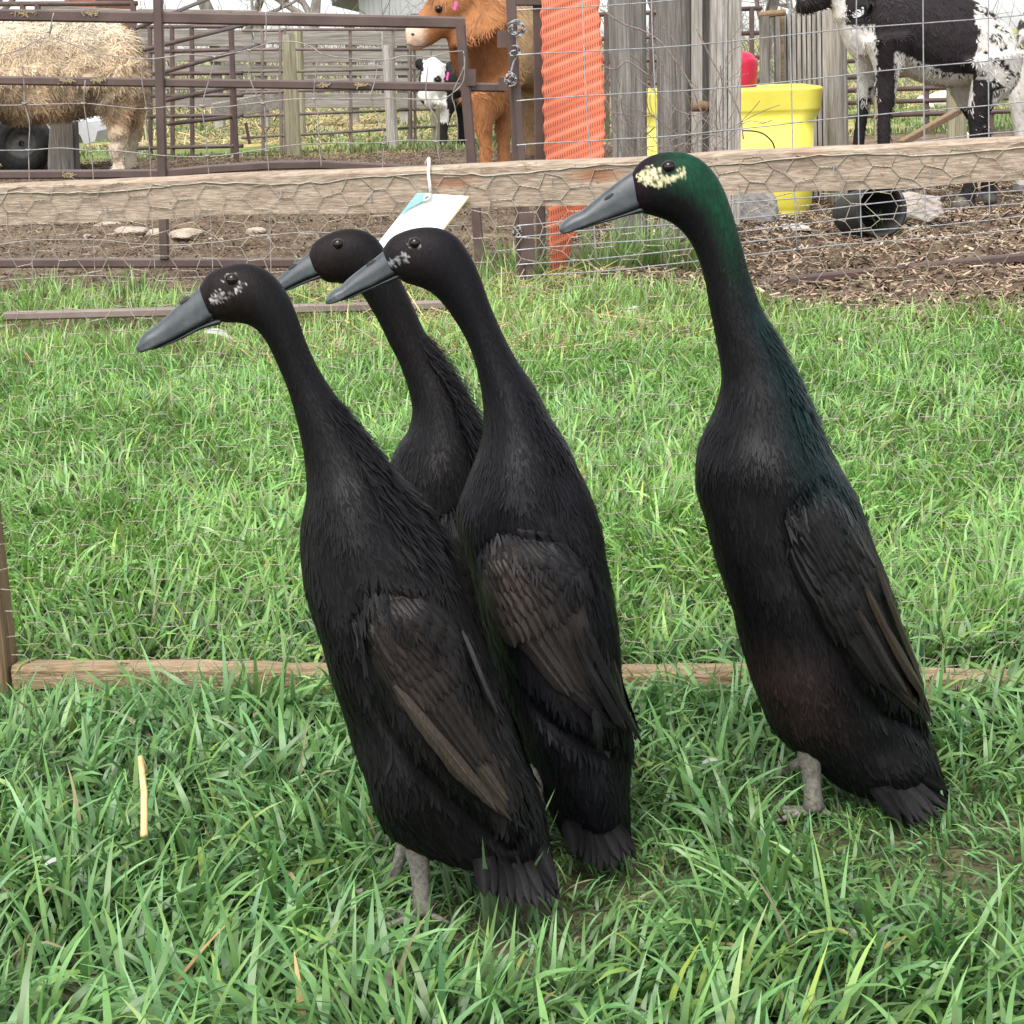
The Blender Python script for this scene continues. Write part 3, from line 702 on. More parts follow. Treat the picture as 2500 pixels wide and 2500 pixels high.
def slat_wall():
    root = empty('slat_stack', gnd(1955, 500), 'upright stack of narrow pale grey slats behind the yellow trough', 'slat stack')
    Y = 9.6; s = Y / F; rr = random.Random(9)
    for i in range(9):
        x = 1912 + i * 12.2; m = MB(); top = 36 - i * 1.2 + rr.uniform(-2, 2)
        m.bar(at(x, top, Y + rr.uniform(-.01, .01)), at(x + 5, 492, Y), 9.2 * s, .05, (0, 1, 0), ch=.15); m.build('slat', m_gray_v2, root)
    m = MB(); m.bar(at(1958, 44, Y + .04), at(1962, 492, Y + .04), 112 * s, .02, (0, 1, 0)); m.build('backing', m_gray_v, root)
    m = MB(); m.bar(at(1904, 30, Y - .03), at(1910, 492, Y - .03), 14 * s, .06, (0, 1, 0)); m.build('edge_board', m_pine_low, root)
    root = empty('timber_frame', gnd(1880, 480), 'dark old timber frame with a bark-brown top beam left of the slat stack', 'timber frame')
    Y = 9.5; s = Y / F
    m = MB(); m.tube([at(1852, 38, Y), at(1880, 34, Y), at(1918, 30, Y)], [.014, .017, .015], 10); m.build('top_beam', m_stake, root)
    for x, w_ in ((1866, 22), (1897, 12)):
        m = MB(); m.bar(at(x, 40, Y), at(x + 4, 480, Y), w_ * s, .06, (0, 1, 0)); m.build('upright', m_gray_v, root)
slat_wall()

# ================================================================== YELLOW TROUGH, RED DRUM
def rrect(cx, cy, z, hx, hy, r, n=8):
    out = []
    for qx, qy, a0 in ((1, 1, 0), (-1, 1, 90), (-1, -1, 180), (1, -1, 270)):
        for i in range(n + 1):
            a = R(a0 + 90 * i / n); out.append((cx + qx * (hx - r) + r * math.cos(a), cy + qy * (hy - r) + r * math.sin(a), z))
    return out
m_yel = simple('yellow_plastic', (.54, .47, .06), (.62, .55, .085), 7, rough=.42, bs=.05, bd=.004, dirt=((.34, .29, .10), 7, .62))
m_red = simple('red_plastic', (.42, .012, .045), (.50, .02, .06), 9, rough=.42, bs=.05, bd=.003)
def trough():
    Yf = GY(1950, 520); s = Yf / F; xl, xr = at(1569, 300, Yf).x, at(2016, 240, Yf).x; hx = (xr - xl) / 2; cx = (xl + xr) / 2; cy = Yf + .33; ztop = at(1950, 212, Yf).z
    zr1 = at(1950, 268, Yf).z; zr2 = at(1950, 296, Yf).z
    root = empty('stock_trough', (cx, cy, 0), 'yellow plastic stock trough with a thick rim behind the wire fence', 'trough')
    def loft(rings, cap0=True, cap1=True):
        m = MB(); k = len(rings[0]); m.add([p for r_ in rings for p in r_], [(i * k + j, i * k + (j + 1) % k, (i + 1) * k + (j + 1) % k, (i + 1) * k + j) for i in range(len(rings) - 1) for j in range(k)] + ([tuple(range(k))] if cap0 else []) + ([tuple(range((len(rings) - 1) * k, len(rings) * k))] if cap1 else [])); return m
    def crisp(q): 
        out = []
        for i, r_ in enumerate(q):
            if 0 < i < len(q) - 1:
                for nb_ in (q[i - 1], q[i + 1]): out.append([tuple(a + (b_ - a) * .06 for a, b_ in zip(p, s_)) for p, s_ in zip(r_, nb_)])
                out.insert(-1, r_)
            else: out.append(r_)
        return out
    b = [rrect(cx, cy, -.02, hx - .055, .28, .10), rrect(cx, cy, .012, hx - .045, .29, .11), rrect(cx, cy, .03, hx - .038, .297, .11), rrect(cx, cy, zr2 - .005, hx - .028, .305, .10)]
    loft(b).build('tub', m_yel, root, smooth=True)
    q = [rrect(cx, cy, zr2 - .004, hx - .027, .306, .10), rrect(cx, cy, zr1, hx - .006, .324, .09), rrect(cx, cy, ztop - .010, hx, .33, .085), rrect(cx, cy, ztop - .003, hx - .003, .327, .085), rrect(cx, cy, ztop, hx - .012, .318, .08), rrect(cx, cy, ztop - .002, hx - .05, .28, .06), rrect(cx, cy, ztop - .10, hx - .06, .27, .06)]
    o = loft(crisp(q), True, True).build('rim', m_yel, root, smooth=True)
    mb = simple('black_hose', (.01, .01, .01), (.025, .025, .025), 30, rough=.5, bs=0)
    m = MB(); pts = catmull(np.array([list(at(x, y, Yf - .012)) for x, y in ((1812, 319), (1840, 320), (1862, 326), (1878, 338), (1888, 352), (1892, 372), (1890, 400))]), 5); m.tube([Vector(p) for p in pts], .0035, 7); m.build('hose', mb, root, smooth=True)
    # drum on top
    r_ = 58 * (Yf + .2) / F; c = at(1791, 180, Yf + .2); h = at(1791, 126, Yf + .2).z
    root = empty('red_drum', (c.x, Yf + .2, ztop), 'domed red plastic drum standing on the yellow trough', 'drum')
    def lathe(prof, name):
        m = MB(); k = 32; m.add([(c.x + rr_ * math.cos(2 * math.pi * j / k), Yf + .2 + rr_ * math.sin(2 * math.pi * j / k), z) for rr_, z in prof for j in range(k)],
                               [(i * k + j, i * k + (j + 1) % k, (i + 1) * k + (j + 1) % k, (i + 1) * k + j) for i in range(len(prof) - 1) for j in range(k)] + [tuple(range(k)), tuple(range((len(prof) - 1) * k, len(prof) * k))])
        m.build(name, m_red, root, smooth=True)
    zs = h - .030
    lathe([(r_ * .93, ztop + .001), (r_ * .96, ztop + .008), (r_ * 1.0, zs - .02), (r_ * 1.0, zs - .006), (r_ * .97, zs)], 'drum_body')
    lathe([(r_ * .90, zs - .001), (r_ * .86, zs + .010), (r_ * .76, zs + .020), (r_ * .58, zs + .028), (r_ * .3, zs + .033), (r_ * .05, zs + .034)], 'dome_lid')
trough()

# ================================================================== ROCKS, TUB
def rock(name, x, y, wpx, hpx, col1, col2, label, seed, boxy=.0, Yo=None):
    Y = Yo or GY(x, y); s = Y / F; rr = random.Random(seed); import bmesh
    bm = bmesh.new(); bmesh.ops.create_icosphere(bm, subdivisions=4, radius=1)
    planes = [(Vector((rr.gauss(0, 1), rr.gauss(0, 1), rr.gauss(0, 1))).normalized(), rr.uniform(.62, .9)) for _ in range(9)]
    if boxy: planes += [(Vector(v), .72) for v in ((0, 0, 1), (1, 0, .1), (-1, .1, 0), (0, -1, .1), (0, 1, 0))]
    for v in bm.verts:
        for n_, d in planes:
            k = v.co.dot(n_)
            if k > d: v.co -= n_ * (k - d) * .93
        p = v.co; v.co *= 1 + .05 * math.sin(7 * p.x + seed) * math.sin(6 * p.y) + .025 * math.sin(19 * p.z + p.x * 15)
    hx, hz = wpx * s / 2 / .82, hpx * s / 2 / .8; c = gnd(x, y); c.y = Y
    for v in bm.verts: v.co = Vector((v.co.x * hx + c.x, v.co.y * hx * .8 + Y + hx * .4, v.co.z * hz + hz * .72))
    me = bpy.data.meshes.new(name); bm.to_mesh(me); bm.free()
    mt = simple(name + '_stone', col1, col2, 26, rough=.9, bs=.8, bd=.012)
    o = link_mesh(name, me, mt); tag(o, label, 'rock')
rock('field_rock', 1838, 562, 115, 100, (.17, .155, .145), (.28, .26, .24), 'grey angular boulder left of the foot of the yellow trough', 3)
rock('concrete_block', 2235, 552, 150, 85, (.26, .22, .19), (.38, .33, .29), 'pale weathered concrete block beside the black bucket', 8, boxy=1)
rock('field_rock', 2338, 350, 52, 38, (.45, .36, .33), (.58, .49, .45), 'small pinkish boulder seen between the hind legs of the calf', 12)
rock('field_rock', 1915, 572, 150, 20, (.36, .31, .27), (.50, .44, .39), 'flat pale stone bedded in the wood chips near the trough', 15, boxy=1)
for k, (x, y, wv, hv) in enumerate(((265, 562, 62, 22), (320, 575, 70, 22), (385, 580, 60, 20), (455, 585, 75, 24), (520, 600, 50, 18), (215, 585, 30, 12), (625, 575, 45, 18))):
    rock('pale_stone', x, y, wv, hv, (.24, .19, .14), (.36, .30, .24), ['long pale stone at the left end of the row half sunk in soil', 'pale stone second in the row half sunk in soil', 'pale stone in the middle of the row, left of the steel upright', 'broad pale stone right of the steel upright below the pine rail', 'small pale stone at the right end of the stone row', 'little pale stone just ahead of the stone row at the left', 'pale stone on the soil above the hindmost duck'][k], 30 + k)
def bucket():
    m_rub = simple('black_rubber', (.007, .0065, .0065), (.018, .016, .015), 18, rough=.75, bs=.4, bd=.006)
    Y = GY(2130, 585); c = gnd(2130, 585); s = Y / F; m = MB(); k = 36; r_ = 62 * s
    ax = Vector((.25, -.9, .12)).normalized(); e1 = ax.cross(Vector((0, 0, 1))).normalized(); e2 = e1.cross(ax)
    o_ = Vector((c.x, Y + .12, r_ * .98)); prof = [(.02, .14), (r_ * .8, .14), (r_ * .86, .12), (r_, -.10), (r_ * 1.08, -.11), (r_ * 1.08, -.125), (r_ * .95, -.125), (r_ * .90, -.10), (r_ * .78, .11), (.02, .12)]
    vs = [o_ - ax * z + e1 * (a * math.cos(2 * math.pi * j / k)) + e2 * (a * math.sin(2 * math.pi * j / k)) for a, z in prof for j in range(k)]
    m.add(vs, [(i * k + j, i * k + (j + 1) % k, (i + 1) * k + (j + 1) % k, (i + 1) * k + j) for i in range(len(prof) - 1) for j in range(k)])
    t = empty('rubber_bucket', (c.x, Y, 0), 'black rubber bucket lying on its side in front of the calf', 'bucket'); m.build('bucket_wall', m_rub, t, smooth=True)
    m = MB(); m.tube([o_ - ax * (-.11) + e1 * (r_ * math.cos(a)) + e2 * (r_ * math.sin(a)) - ax * -.03 * math.sin(a) for a in np.linspace(0, math.pi, 14)], .003, 6); m.build('handle', m_wire_old, t, smooth=True)
bucket()
m = MB(); m.bar(at(2196, 352, 10.5), at(2345, 268, 11.3), .035, .035); o = m.build('leaning_plank', m_stake, None); tag(o, 'brown plank leaning at a slant behind the calf belly', 'plank')
rough_post('wooden_post', 2334, 2336, 44, 46, 215, 345, 13.2, m_greenpost, 'short grey post behind the hind legs of the black and white calf', seed=15)

# ================================================================== CORRAL PANELS, PLANK FENCE
def corral(label, x0, x1, Y0, Y1, rails, ups, th=.024, ybot=None, group='steel corral panels behind the cattle'):
    """rails: (y at x0, y at x1); ups: x positions"""
    c = at((x0 + x1) / 2, 300, (Y0 + Y1) / 2); root = empty('corral_panel', (c.x, c.y, 0), label, 'corral panel', group)
    def P(x, y): return at(x, y, Y0 + (Y1 - Y0) * (x - x0) / (x1 - x0))
    for (ya, yb) in rails:
        m = MB(); m.tube([P(x0, ya), P(x1, yb)], th / 2, 8); m.build('pipe_rail', m_steel2 if th < .03 else m_steel, root, smooth=True)
    for x in ups:
        f = (x - x0) / (x1 - x0); ys_ = [a + (b - a) * f for a, b in rails]; yb = max(ys_) + 30
        lo = P(x, max(ys_)); lo.z = 0; hi = P(x, min(ys_) - 4)
        m = MB(); m.bar(hi, Vector((lo.x, lo.y, 0)), th * 1.05, th * 1.05, (0, 1, 0)); m.build('upright', m_steel if th > .024 else m_steel2, root)
corral('far left corral panel beyond the tan cow rump, short uprights', 335, 592, 15.6, 15.0, [(66, 64), (128, 120), (180, 178), (235, 232), (285, 281), (362, 356)], [366, 420, 468, 566], th=.030)
corral('corral panel left of the pale green post with five level rails', 592, 690, 15.4, 15.2, [(75, 74), (122, 120), (175, 173), (228, 224), (285, 280), (337, 330)], [640, 684], th=.022)
corral('long corral panel between the two pale wooden posts', 690, 1000, 15.2, 16.0, [(72, 72), (120, 122), (175, 168), (222, 216), (280, 268), (332, 312)], [694, 855, 960, 998], th=.022)
corral('end corral panel behind the white-faced calf', 1000, 1230, 16.0, 17.5, [(120, 118), (168, 165), (222, 215), (268, 262), (312, 300)], [1002, 1012, 1140, 1225], th=.022)
corral('tall corral panel far behind the sitting tan cow', -60, 335, 19, 18.5, [(10, 8), (70, 66), (130, 128), (190, 186)], [55, 92, 325], th=.045)
# slanting gate seen end-on: its rails climb to the right
t = empty('slanting_gate', (at(480, 250, 13.5).x, 13.5, 0), 'open pipe gate with slanting rails crossing behind the left upright', 'gate')
for a, b, ya, yb in ((335, 520, 68, -8), (352, 620, 122, 54), (400, 625, 176, 112), (400, 600, 246, 205), (410, 582, 302, 285)):
    m = MB(); m.tube([at(a, ya, 13.0), at(b, yb, 14.6)], .014, 8); m.build('pipe_rail', m_steel, t, smooth=True)
m = MB(); p = at(572, 300, 14.4); m.bar(at(562, 30, 14.4), Vector((p.x, 14.4, 0)), .035, .035, (0, 1, 0)); m.build('upright', m_steel, t)
m = MB(); m.tube([at(600, 300, 14), at(610, 352, 14), ], .012, 6); m.build('foot', m_steel, t)
corral('low corral panel behind the calf at the right', 2060, 2560, 15.5, 14.5, [(150, 128), (190, 168), (222, 205), (252, 236), (285, 268)], [2140, 2262, 2420, 2500], th=.035)
corral('corral panel glimpsed beyond the grey wooden posts', 1460, 1860, 16, 16, [(36, 20), (95, 80), (150, 140), (205, 196)], [1480, 1590, 1835], th=.035)

rough_post('fence_post', 703, 718, 30, 36, 84, 372, 14.9, m_greenpost, 'pale greenish round post in front of the corral panels', seed=21)
rough_post('fence_post', 727, 734, 22, 24, 75, 300, 17.5, m_greenpost, 'thinner post standing just behind the greenish round post', seed=22)
rough_post('fence_post', 946, 958, 26, 28, 110, 358, 15.6, m_gray_v2, 'pale grey post left of the white-faced calf', seed=23)
rough_post('fence_post', 1064, 1066, 24, 24, 262, 340, 16.4, m_greenpost, 'short pale post below the head of the white-faced calf', seed=24)
rough_post('fence_post', 148, 150, 52, 62, 298, 412, 13.75, m_gray_v2, 'broad pale grey post under the belly of the tan cow', seed=25)
rough_post('fence_post', 178, 182, 26, 28, 298, 412, 13.8, m_gray_v, 'narrow darker post right of the broad pale one under the tan cow', seed=26)
rough_post('fence_post', 2145, 2146, 20, 22, 235, 335, 14, m_greenpost, 'thin post seen between the front legs of the black and white calf', seed=27)

def plank_fence():
    root = empty('plank_fence', (at(600, 300, 20).x, 20, 0), 'weathered grey plank fence running behind the corral panels', 'fence')
    Y = 20.5; s = Y / F; rr = random.Random(31)
    rows = [(13, 46), (72, 112), (118, 152), (158, 186), (192, 220), (228, 264)]
    for k, (ya, yb) in enumerate(rows):
        x = 85 if k == 0 else 330
        while x < 1240:
            L = rr.uniform(250, 420); x2 = min(x + L, 1250); dx = (x - 85) * .0
            tilt = rr.uniform(-7, 7); m = MB()
            roll_ = -.035 * (x - 85)
            o0 = 22 if k == 0 else 0
            yy = (ya + yb) / 2 + (x - 85) * (.035) * 0
            m.bar(at(x, yy + tilt * .5 + o0 * (x - 85) / 900, Y + rr.uniform(-.02, .02)), at(x2, yy - tilt * .5 + o0 * (x2 - 85) / 900, Y + rr.uniform(-.02, .02)), .04, (yb - ya) * s * rr.uniform(.82, .97))
            m.build('plank', m_gray_h, root); x = x2 + rr.uniform(1, 5)
    for x in (120, 290, 530, 640, 860, 985, 1130, 1240):
        p = at(x, 200, Y + .07); m = MB(); m.bar((p.x, Y + .07, 0), (p.x, Y + .07, at(x, 22 + (x - 85) * .02, Y).z), .10, .09, (0, 1, 0)); m.build('fence_post', m_gray_v2, root)
plank_fence()
m = MB(); a = at(520, 275, 19); b = at(700, 240, 19.5); m.bar(a, b, .05, .16); o = m.build('grey_plank', m_gray_h, None); tag(o, 'long grey board lying aslant in front of the plank fence over straw', 'plank')

# white trailer low behind the tan cow
m_tin_d = simple('dull_rim', (.05, .05, .05), (.12, .115, .11), 12, rough=.6, bs=.2)
def trailer():
    Y = 13.95; s = Y / F; w_ = simple('white_enamel', (.55, .57, .58), (.68, .69, .69), 6, rough=.35, bs=.03, bd=.003, dirt=((.35, .3, .22), 3, .66)); rub = simple('tyre_rubber', (.012, .012, .013), (.03, .03, .03), 30, rough=.8, bs=.4, bd=.01)
    root = empty('small_trailer', (at(60, 400, Y).x, Y, 0), 'low white trailer with a black tyre behind the tan cow', 'trailer')
    prof = [(-260, 395), (-260, 300), (10, 292), (120, 292), (225, 297), (238, 320), (232, 345), (205, 352), (196, 330), (180, 318), (160, 330), (150, 360), (60, 380), (45, 330), (15, 330), (-10, 395)]
    P0 = [at(x, y, Y) for x, y in prof]; k = len(P0); m = MB(); m.add(P0 + [p + Vector((0, .9, 0)) for p in P0], [(i, (i + 1) % k, k + (i + 1) % k, k + i) for i in range(k)] + [tuple(range(k)), tuple(range(2 * k - 1, k - 1, -1))]); m.build('trailer_body', w_, root)
    for cx in (55, 330 - 600):
        c = at(cx, 350, Y - .05); r_ = c.z * .98; tw = MB(); kk = 40; pr = [(r_ * .55, -.08), (r_ * .9, -.10), (r_, -.06), (r_, .06), (r_ * .9, .10), (r_ * .55, .08)]
        tw.add([(c.x + a * math.cos(2 * math.pi * j / kk), Y - .03 + z, c.z + a * math.sin(2 * math.pi * j / kk)) for a, z in pr for j in range(kk)], [(i * kk + j, i * kk + (j + 1) % kk, (i + 1) * kk + (j + 1) % kk, (i + 1) * kk + j) for i in range(5) for j in range(kk)])
        wh = tw.build('wheel', rub, root, smooth=True)
        tw = MB(); pr = [(.02, -.05), (r_ * .4, -.045), (r_ * .56, -.075), (r_ * .56, .06), (.02, .05)]
        tw.add([(c.x + a * math.cos(2 * math.pi * j / kk), Y - .03 + z, c.z + a * math.sin(2 * math.pi * j / kk)) for a, z in pr for j in range(kk)], [(i * kk + j, i * kk + (j + 1) % kk, (i + 1) * kk + (j + 1) % kk, (i + 1) * kk + j) for i in range(4) for j in range(kk)])
        tw.build('wheel_rim', m_tin_d, wh, smooth=True)
trailer()

# ================================================================== BARNS, BARE TREES, BRUSH
def barn(name, x0, x1, Y, ridge, eave, wallm, roofm, label, depth=8):
    a = at(x0, 100, Y); b = at(x1, 100, Y); root = empty(name, ((a.x + b.x) / 2, Y + depth / 2, 0), label, 'barn')
    m = MB(); m.bar(((a.x + b.x) / 2, Y, eave / 2), ((a.x + b.x) / 2, Y + depth, eave / 2), b.x - a.x, eave, ch=.001); m.build('walls', wallm, root)
    m = MB(); ov = .5; cx = (a.x + b.x) / 2
    pr = [(a.x - ov, eave - .15), (cx, ridge), (b.x + ov, eave - .15), (b.x + ov, eave + .0), (cx, ridge + .18), (a.x - ov, eave + .0)]
    vs = [(x, Y - ov, z) for x, z in pr] + [(x, Y + depth + ov, z) for x, z in pr]
    m.add(vs, [(i, (i + 1) % 6, 6 + (i + 1) % 6, 6 + i) for i in range(6)] + [(0, 1, 4, 5), (1, 2, 3, 4), (6, 11, 10, 7), (7, 10, 9, 8)]); m.build('roof', roofm, root)
    m = MB(); m.bar((cx, Y - .02, 0), (cx, Y - .02, eave * .8), (b.x - a.x) * .3, .06, (0, 1, 0)); m.build('door', roofm, root)
m_barnred = simple('red_barn_wood', (.20, .05, .035), (.30, .09, .06), 3, (1, 1, .1), rough=.8, bs=.3)
m_roofd = simple('dark_tin_roof', (.05, .05, .055), (.12, .12, .13), 4, (6, .2, 1), rough=.5, bs=.4, bd=.02)
m_tin = simple('grey_tin_wall', (.30, .30, .31), (.42, .42, .43), 4, (8, 1, .2), rough=.5, bs=.4, bd=.02)
barn('red_barn', 165, 240, 75, 4.6, 3.2, m_barnred, m_roofd, 'small dull red barn in the distance at the far left')
barn('tin_shed', 880, 1235, 42, 3.4, 1.75, m_tin, m_roofd, 'tin shed with a dark roof beyond the brown cow')
m_bark = simple('bare_bark', (.09, .075, .065), (.20, .175, .155), 12, (1, 1, .3), rough=.9, bs=.5, bd=.02)
def bare_tree(x, Y, hgt, r_, seed, label):
    rr = random.Random(seed); p = at(x, 100, Y); root = empty('bare_tree', (p.x, Y, 0), label, 'tree', 'bare trees beyond the pens'); tr = MB(); br = MB()
    def grow(m, a, d, L, rad, dep):
        pts = [a]; q = a.copy(); dd = d.copy(); n_ = 4
        for i in range(n_):
            dd = (dd + Vector((rr.gauss(0, .14), rr.gauss(0, .14), rr.gauss(0, .08)))).normalized(); q = q + dd * L / n_; pts.append(q.copy())
        m.tube(pts, [rad * (1 - .55 * i / n_) for i in range(n_ + 1)], 6 if rad > .02 else 4, cap=False)
        if dep == 0: return
        for k in range(rr.choice((3, 4))):
            i = rr.choice((1, 2, 3, 4)); ang = rr.uniform(0, 6.28); sp = rr.uniform(.4, 1.0)
            nd = (dd * math.cos(sp) + Vector((math.cos(ang), math.sin(ang), rr.uniform(-.1, .4))).normalized() * math.sin(sp)).normalized()
            grow(br, pts[i], nd, L * rr.uniform(.5, .72), rad * .5, dep - 1)
    grow(tr, Vector((p.x, Y, -.05)), Vector((rr.gauss(0, .08), 0, 1)).normalized(), hgt * .45, r_, 5)
    tr.build('trunk', m_bark, root, smooth=True); br.build('crown', m_bark, root, smooth=True)
TL = ['bare tree standing left of the brown cow, nearest the plank fence', 'bare leaning tree above the long corral panel', 'bare tree behind the grey wooden posts', 'bare tree at the far left above the tan cow', 'bare tree between the ribbed upright and the calf muzzle']
for k, (x, Y, h_, r_) in enumerate(((570, 33, 5.5, .17), (740, 38, 6, .15), (1590, 34, 5, .13), (20, 40, 6, .16), (1870, 36, 5.5, .12))): bare_tree(x, Y, h_, r_, 50 + k, TL[k])
def brush():
    m = MB(); rr = random.Random(66)
    for k in range(950):
        x = rr.uniform(-150, 2650)
        if 1950 < x and rr.random() < .75: continue
        Y = rr.uniform(26, 34); p = at(x, 200, Y); q = Vector((p.x, Y, 0)); d = Vector((rr.gauss(0, .35), rr.gauss(0, .2), 1)).normalized(); L = rr.uniform(.8, 2.3 if rr.random() < .3 else 1.4); pts = [q]
        for i in range(4): d = (d + Vector((rr.gauss(0, .25), rr.gauss(0, .2), rr.gauss(0, .1)))).normalized(); q = q + d * L / 4; pts.append(q.copy())
        m.tube(pts, [.012, .010, .007, .005, .003], 3, cap=False)
        for j in (1, 2, 3):
            e = (d + Vector((rr.gauss(0, .8), rr.gauss(0, .5), rr.gauss(0, .4)))).normalized(); m.tube([pts[j], pts[j] + e * L * .25], [.005, .002], 3, cap=False)
    o = m.build('brush', m_bark, None); tag(o, 'tangle of bare brushwood beyond the plank fence', 'brush', kind='stuff')
brush()
# dead vine stems on the grey posts
def vines():
    rr = random.Random(17); m = MB(); m_tw = simple('dry_stem', (.12, .09, .08), (.24, .19, .16), 60, rough=.9, bs=0)
    for k in range(60):
        x = rr.uniform(1470, 1760); y = rr.uniform(300, 520); Y = rr.uniform(6.5, 6.9); q = at(x, y, Y); d = Vector((rr.gauss(0, .5), 0, rr.uniform(.2, 1))).normalized(); L = rr.uniform(.10, .42); pts = [q]
        for i in range(8): d = (d + Vector((rr.gauss(0, .38), rr.gauss(0, .15), rr.gauss(0, .3)))).normalized(); q = q + d * L / 8; pts.append(q.copy())
        m.tube([Vector(p) for p in catmull(np.array([list(p) for p in pts]), 2)], rr.uniform(.0008, .0018), 4, cap=False)
    for L in ([(1465,22),(1500,45),(1530,62),(1570,75),(1610,100),(1650,150),(1690,215),(1720,300)], [(1470,160),(1500,170),(1528,150),(1550,160),(1585,185)], [(1700,70),(1740,150),(1800,260),(1815,340)], [(1568,268),(1572,300),(1580,325),(1598,310)]):
        m.tube([Vector(p) for p in catmull(np.array([list(at(x, y, 6.6)) for x, y in L]), 4)], .0026, 5)
    o = m.build('dead_vine', m_tw, None, smooth=True); tag(o, 'leafless dry vine tangled over the grey wooden posts', 'vine')
vines()
m_bill = None
def bill_mat():
    m, n, b = newmat('duck_bill')
    f = noise(n, 55, detail=6, rough=.7); g = noise(n, 240, detail=4)
    c = ramp(n, f, [(.35, (.026, .031, .035)), (.6, (.046, .053, .057)), (.75, (.075, .078, .078))])
    c = mixc(n, ramp(n, g, [(.62, (0, 0, 0)), (.74, (.5, .5, .5))]), c, (.12, .12, .115))
    n.links.new(c, b.inputs['Base Color']); b.inputs['Roughness'].default_value = .42; b.inputs['Specular IOR Level'].default_value = .4
    bump(n, b, g, .12, .0008); return m
m_bill = bill_mat()
m_billdark = simple('bill_edge', (.012, .014, .016), (.03, .032, .034), 120, rough=.5, bs=.1, bd=.0005)
m_eye, _n, _b = newmat('duck_eye'); _b.inputs['Base Color'].default_value = (.008, .004, .003, 1); _b.inputs['Roughness'].default_value = .10; _b.inputs['Specular IOR Level'].default_value = .35
m_lid = simple('eyelid_skin', (.010, .009, .009), (.040, .037, .037), 400, rough=.6, bs=.2, bd=.0005)
m_leg = simple('duck_leg_skin', (.095, .086, .072), (.20, .182, .155), 260, rough=.65, bs=.7, bd=.0012)
m_web = simple('duck_web', (.045, .042, .042), (.10, .09, .08), 120, rough=.6, bs=.4, bd=.001)

def strips(P, T, Nn, L, W, lift, col, curl=0.0, side=None):
    """small tapering feathers: P base, T direction, Nn normal, arrays"""
    n = len(P); S = np.cross(T, Nn); S /= np.linalg.norm(S, axis=1)[:, None] + 1e-9
    if side is None: side = np.zeros(n)
    ts = (0, .3, .75, 1.0); ws = (.55, 1.0, .95, 0)
    rows = []
    for t, wv in zip(ts, ws):
        c = P + T * (L * t)[:, None] + Nn * (lift * (.25 + t))[:, None] + S * (side * L * t * t)[:, None]
        if wv > 0: rows += [c - S * (W * wv / 2)[:, None], c + S * (W * wv / 2)[:, None]]
        else: rows.append(c)
    V = np.stack(rows, 1).reshape(-1, 3); b = np.arange(n)[:, None] * 7
    q = np.concatenate([b + np.array([[0, 1, 3, 2]]), b + np.array([[2, 3, 5, 4]])], 0); tr = b + np.array([[4, 5, 6]])
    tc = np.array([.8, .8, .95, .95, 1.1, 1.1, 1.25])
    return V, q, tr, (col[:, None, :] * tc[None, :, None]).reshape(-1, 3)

def feather(poly_out, base, tip, halfw, hitf, off0, off1, col, shaft=None, bend=0, nl=9):
    """one big feather laid over the body: base, tip in 1932-frame coordinates"""
    bx, by = base; tx, ty = tip; dx, dy = tx - bx, ty - by; Ln = math.hypot(dx, dy); nx, ny = -dy / Ln, dx / Ln
    V = []; C = []
    for k in range(nl + 1):
        t = k / nl
        prof = (min(1, t * 5 + .35)) * (1 - max(0, (t - .72) / .28) ** 2.2) ** .5 if t < 1 else .06
        cx = bx + dx * t + nx * bend * math.sin(math.pi * t); cy = by + dy * t + ny * bend * math.sin(math.pi * t)
        for j, s in enumerate((-1, -.55, -.05, .0, .05, .55, 1)):
            x = cx + nx * halfw * prof * s; y = cy + ny * halfw * prof * s
            p, nrm = hitf(x, y)
            o = off0 + (off1 - off0) * t
            dome = (.0012 if j == 3 else .0009 if j in (2, 4) else .0005 if j in (1, 5) else -.0006)
            V.append(p + nrm * (o + dome)); f = 1.0 + .12 * math.sin(40 * t + s * 9)
            if j == 3 and shaft: C.append(shaft)
            else:
                e = .82 if j in (0, 6) else 1.0
                C.append(tuple(c * f * e for c in col))
    o = len(poly_out['v']); poly_out['v'] += V; poly_out['c'] += C
    for k in range(nl):
        for j in range(6):
            a = o + k * 7 + j; poly_out['f'].append((a, a + 1, a + 8, a + 7))

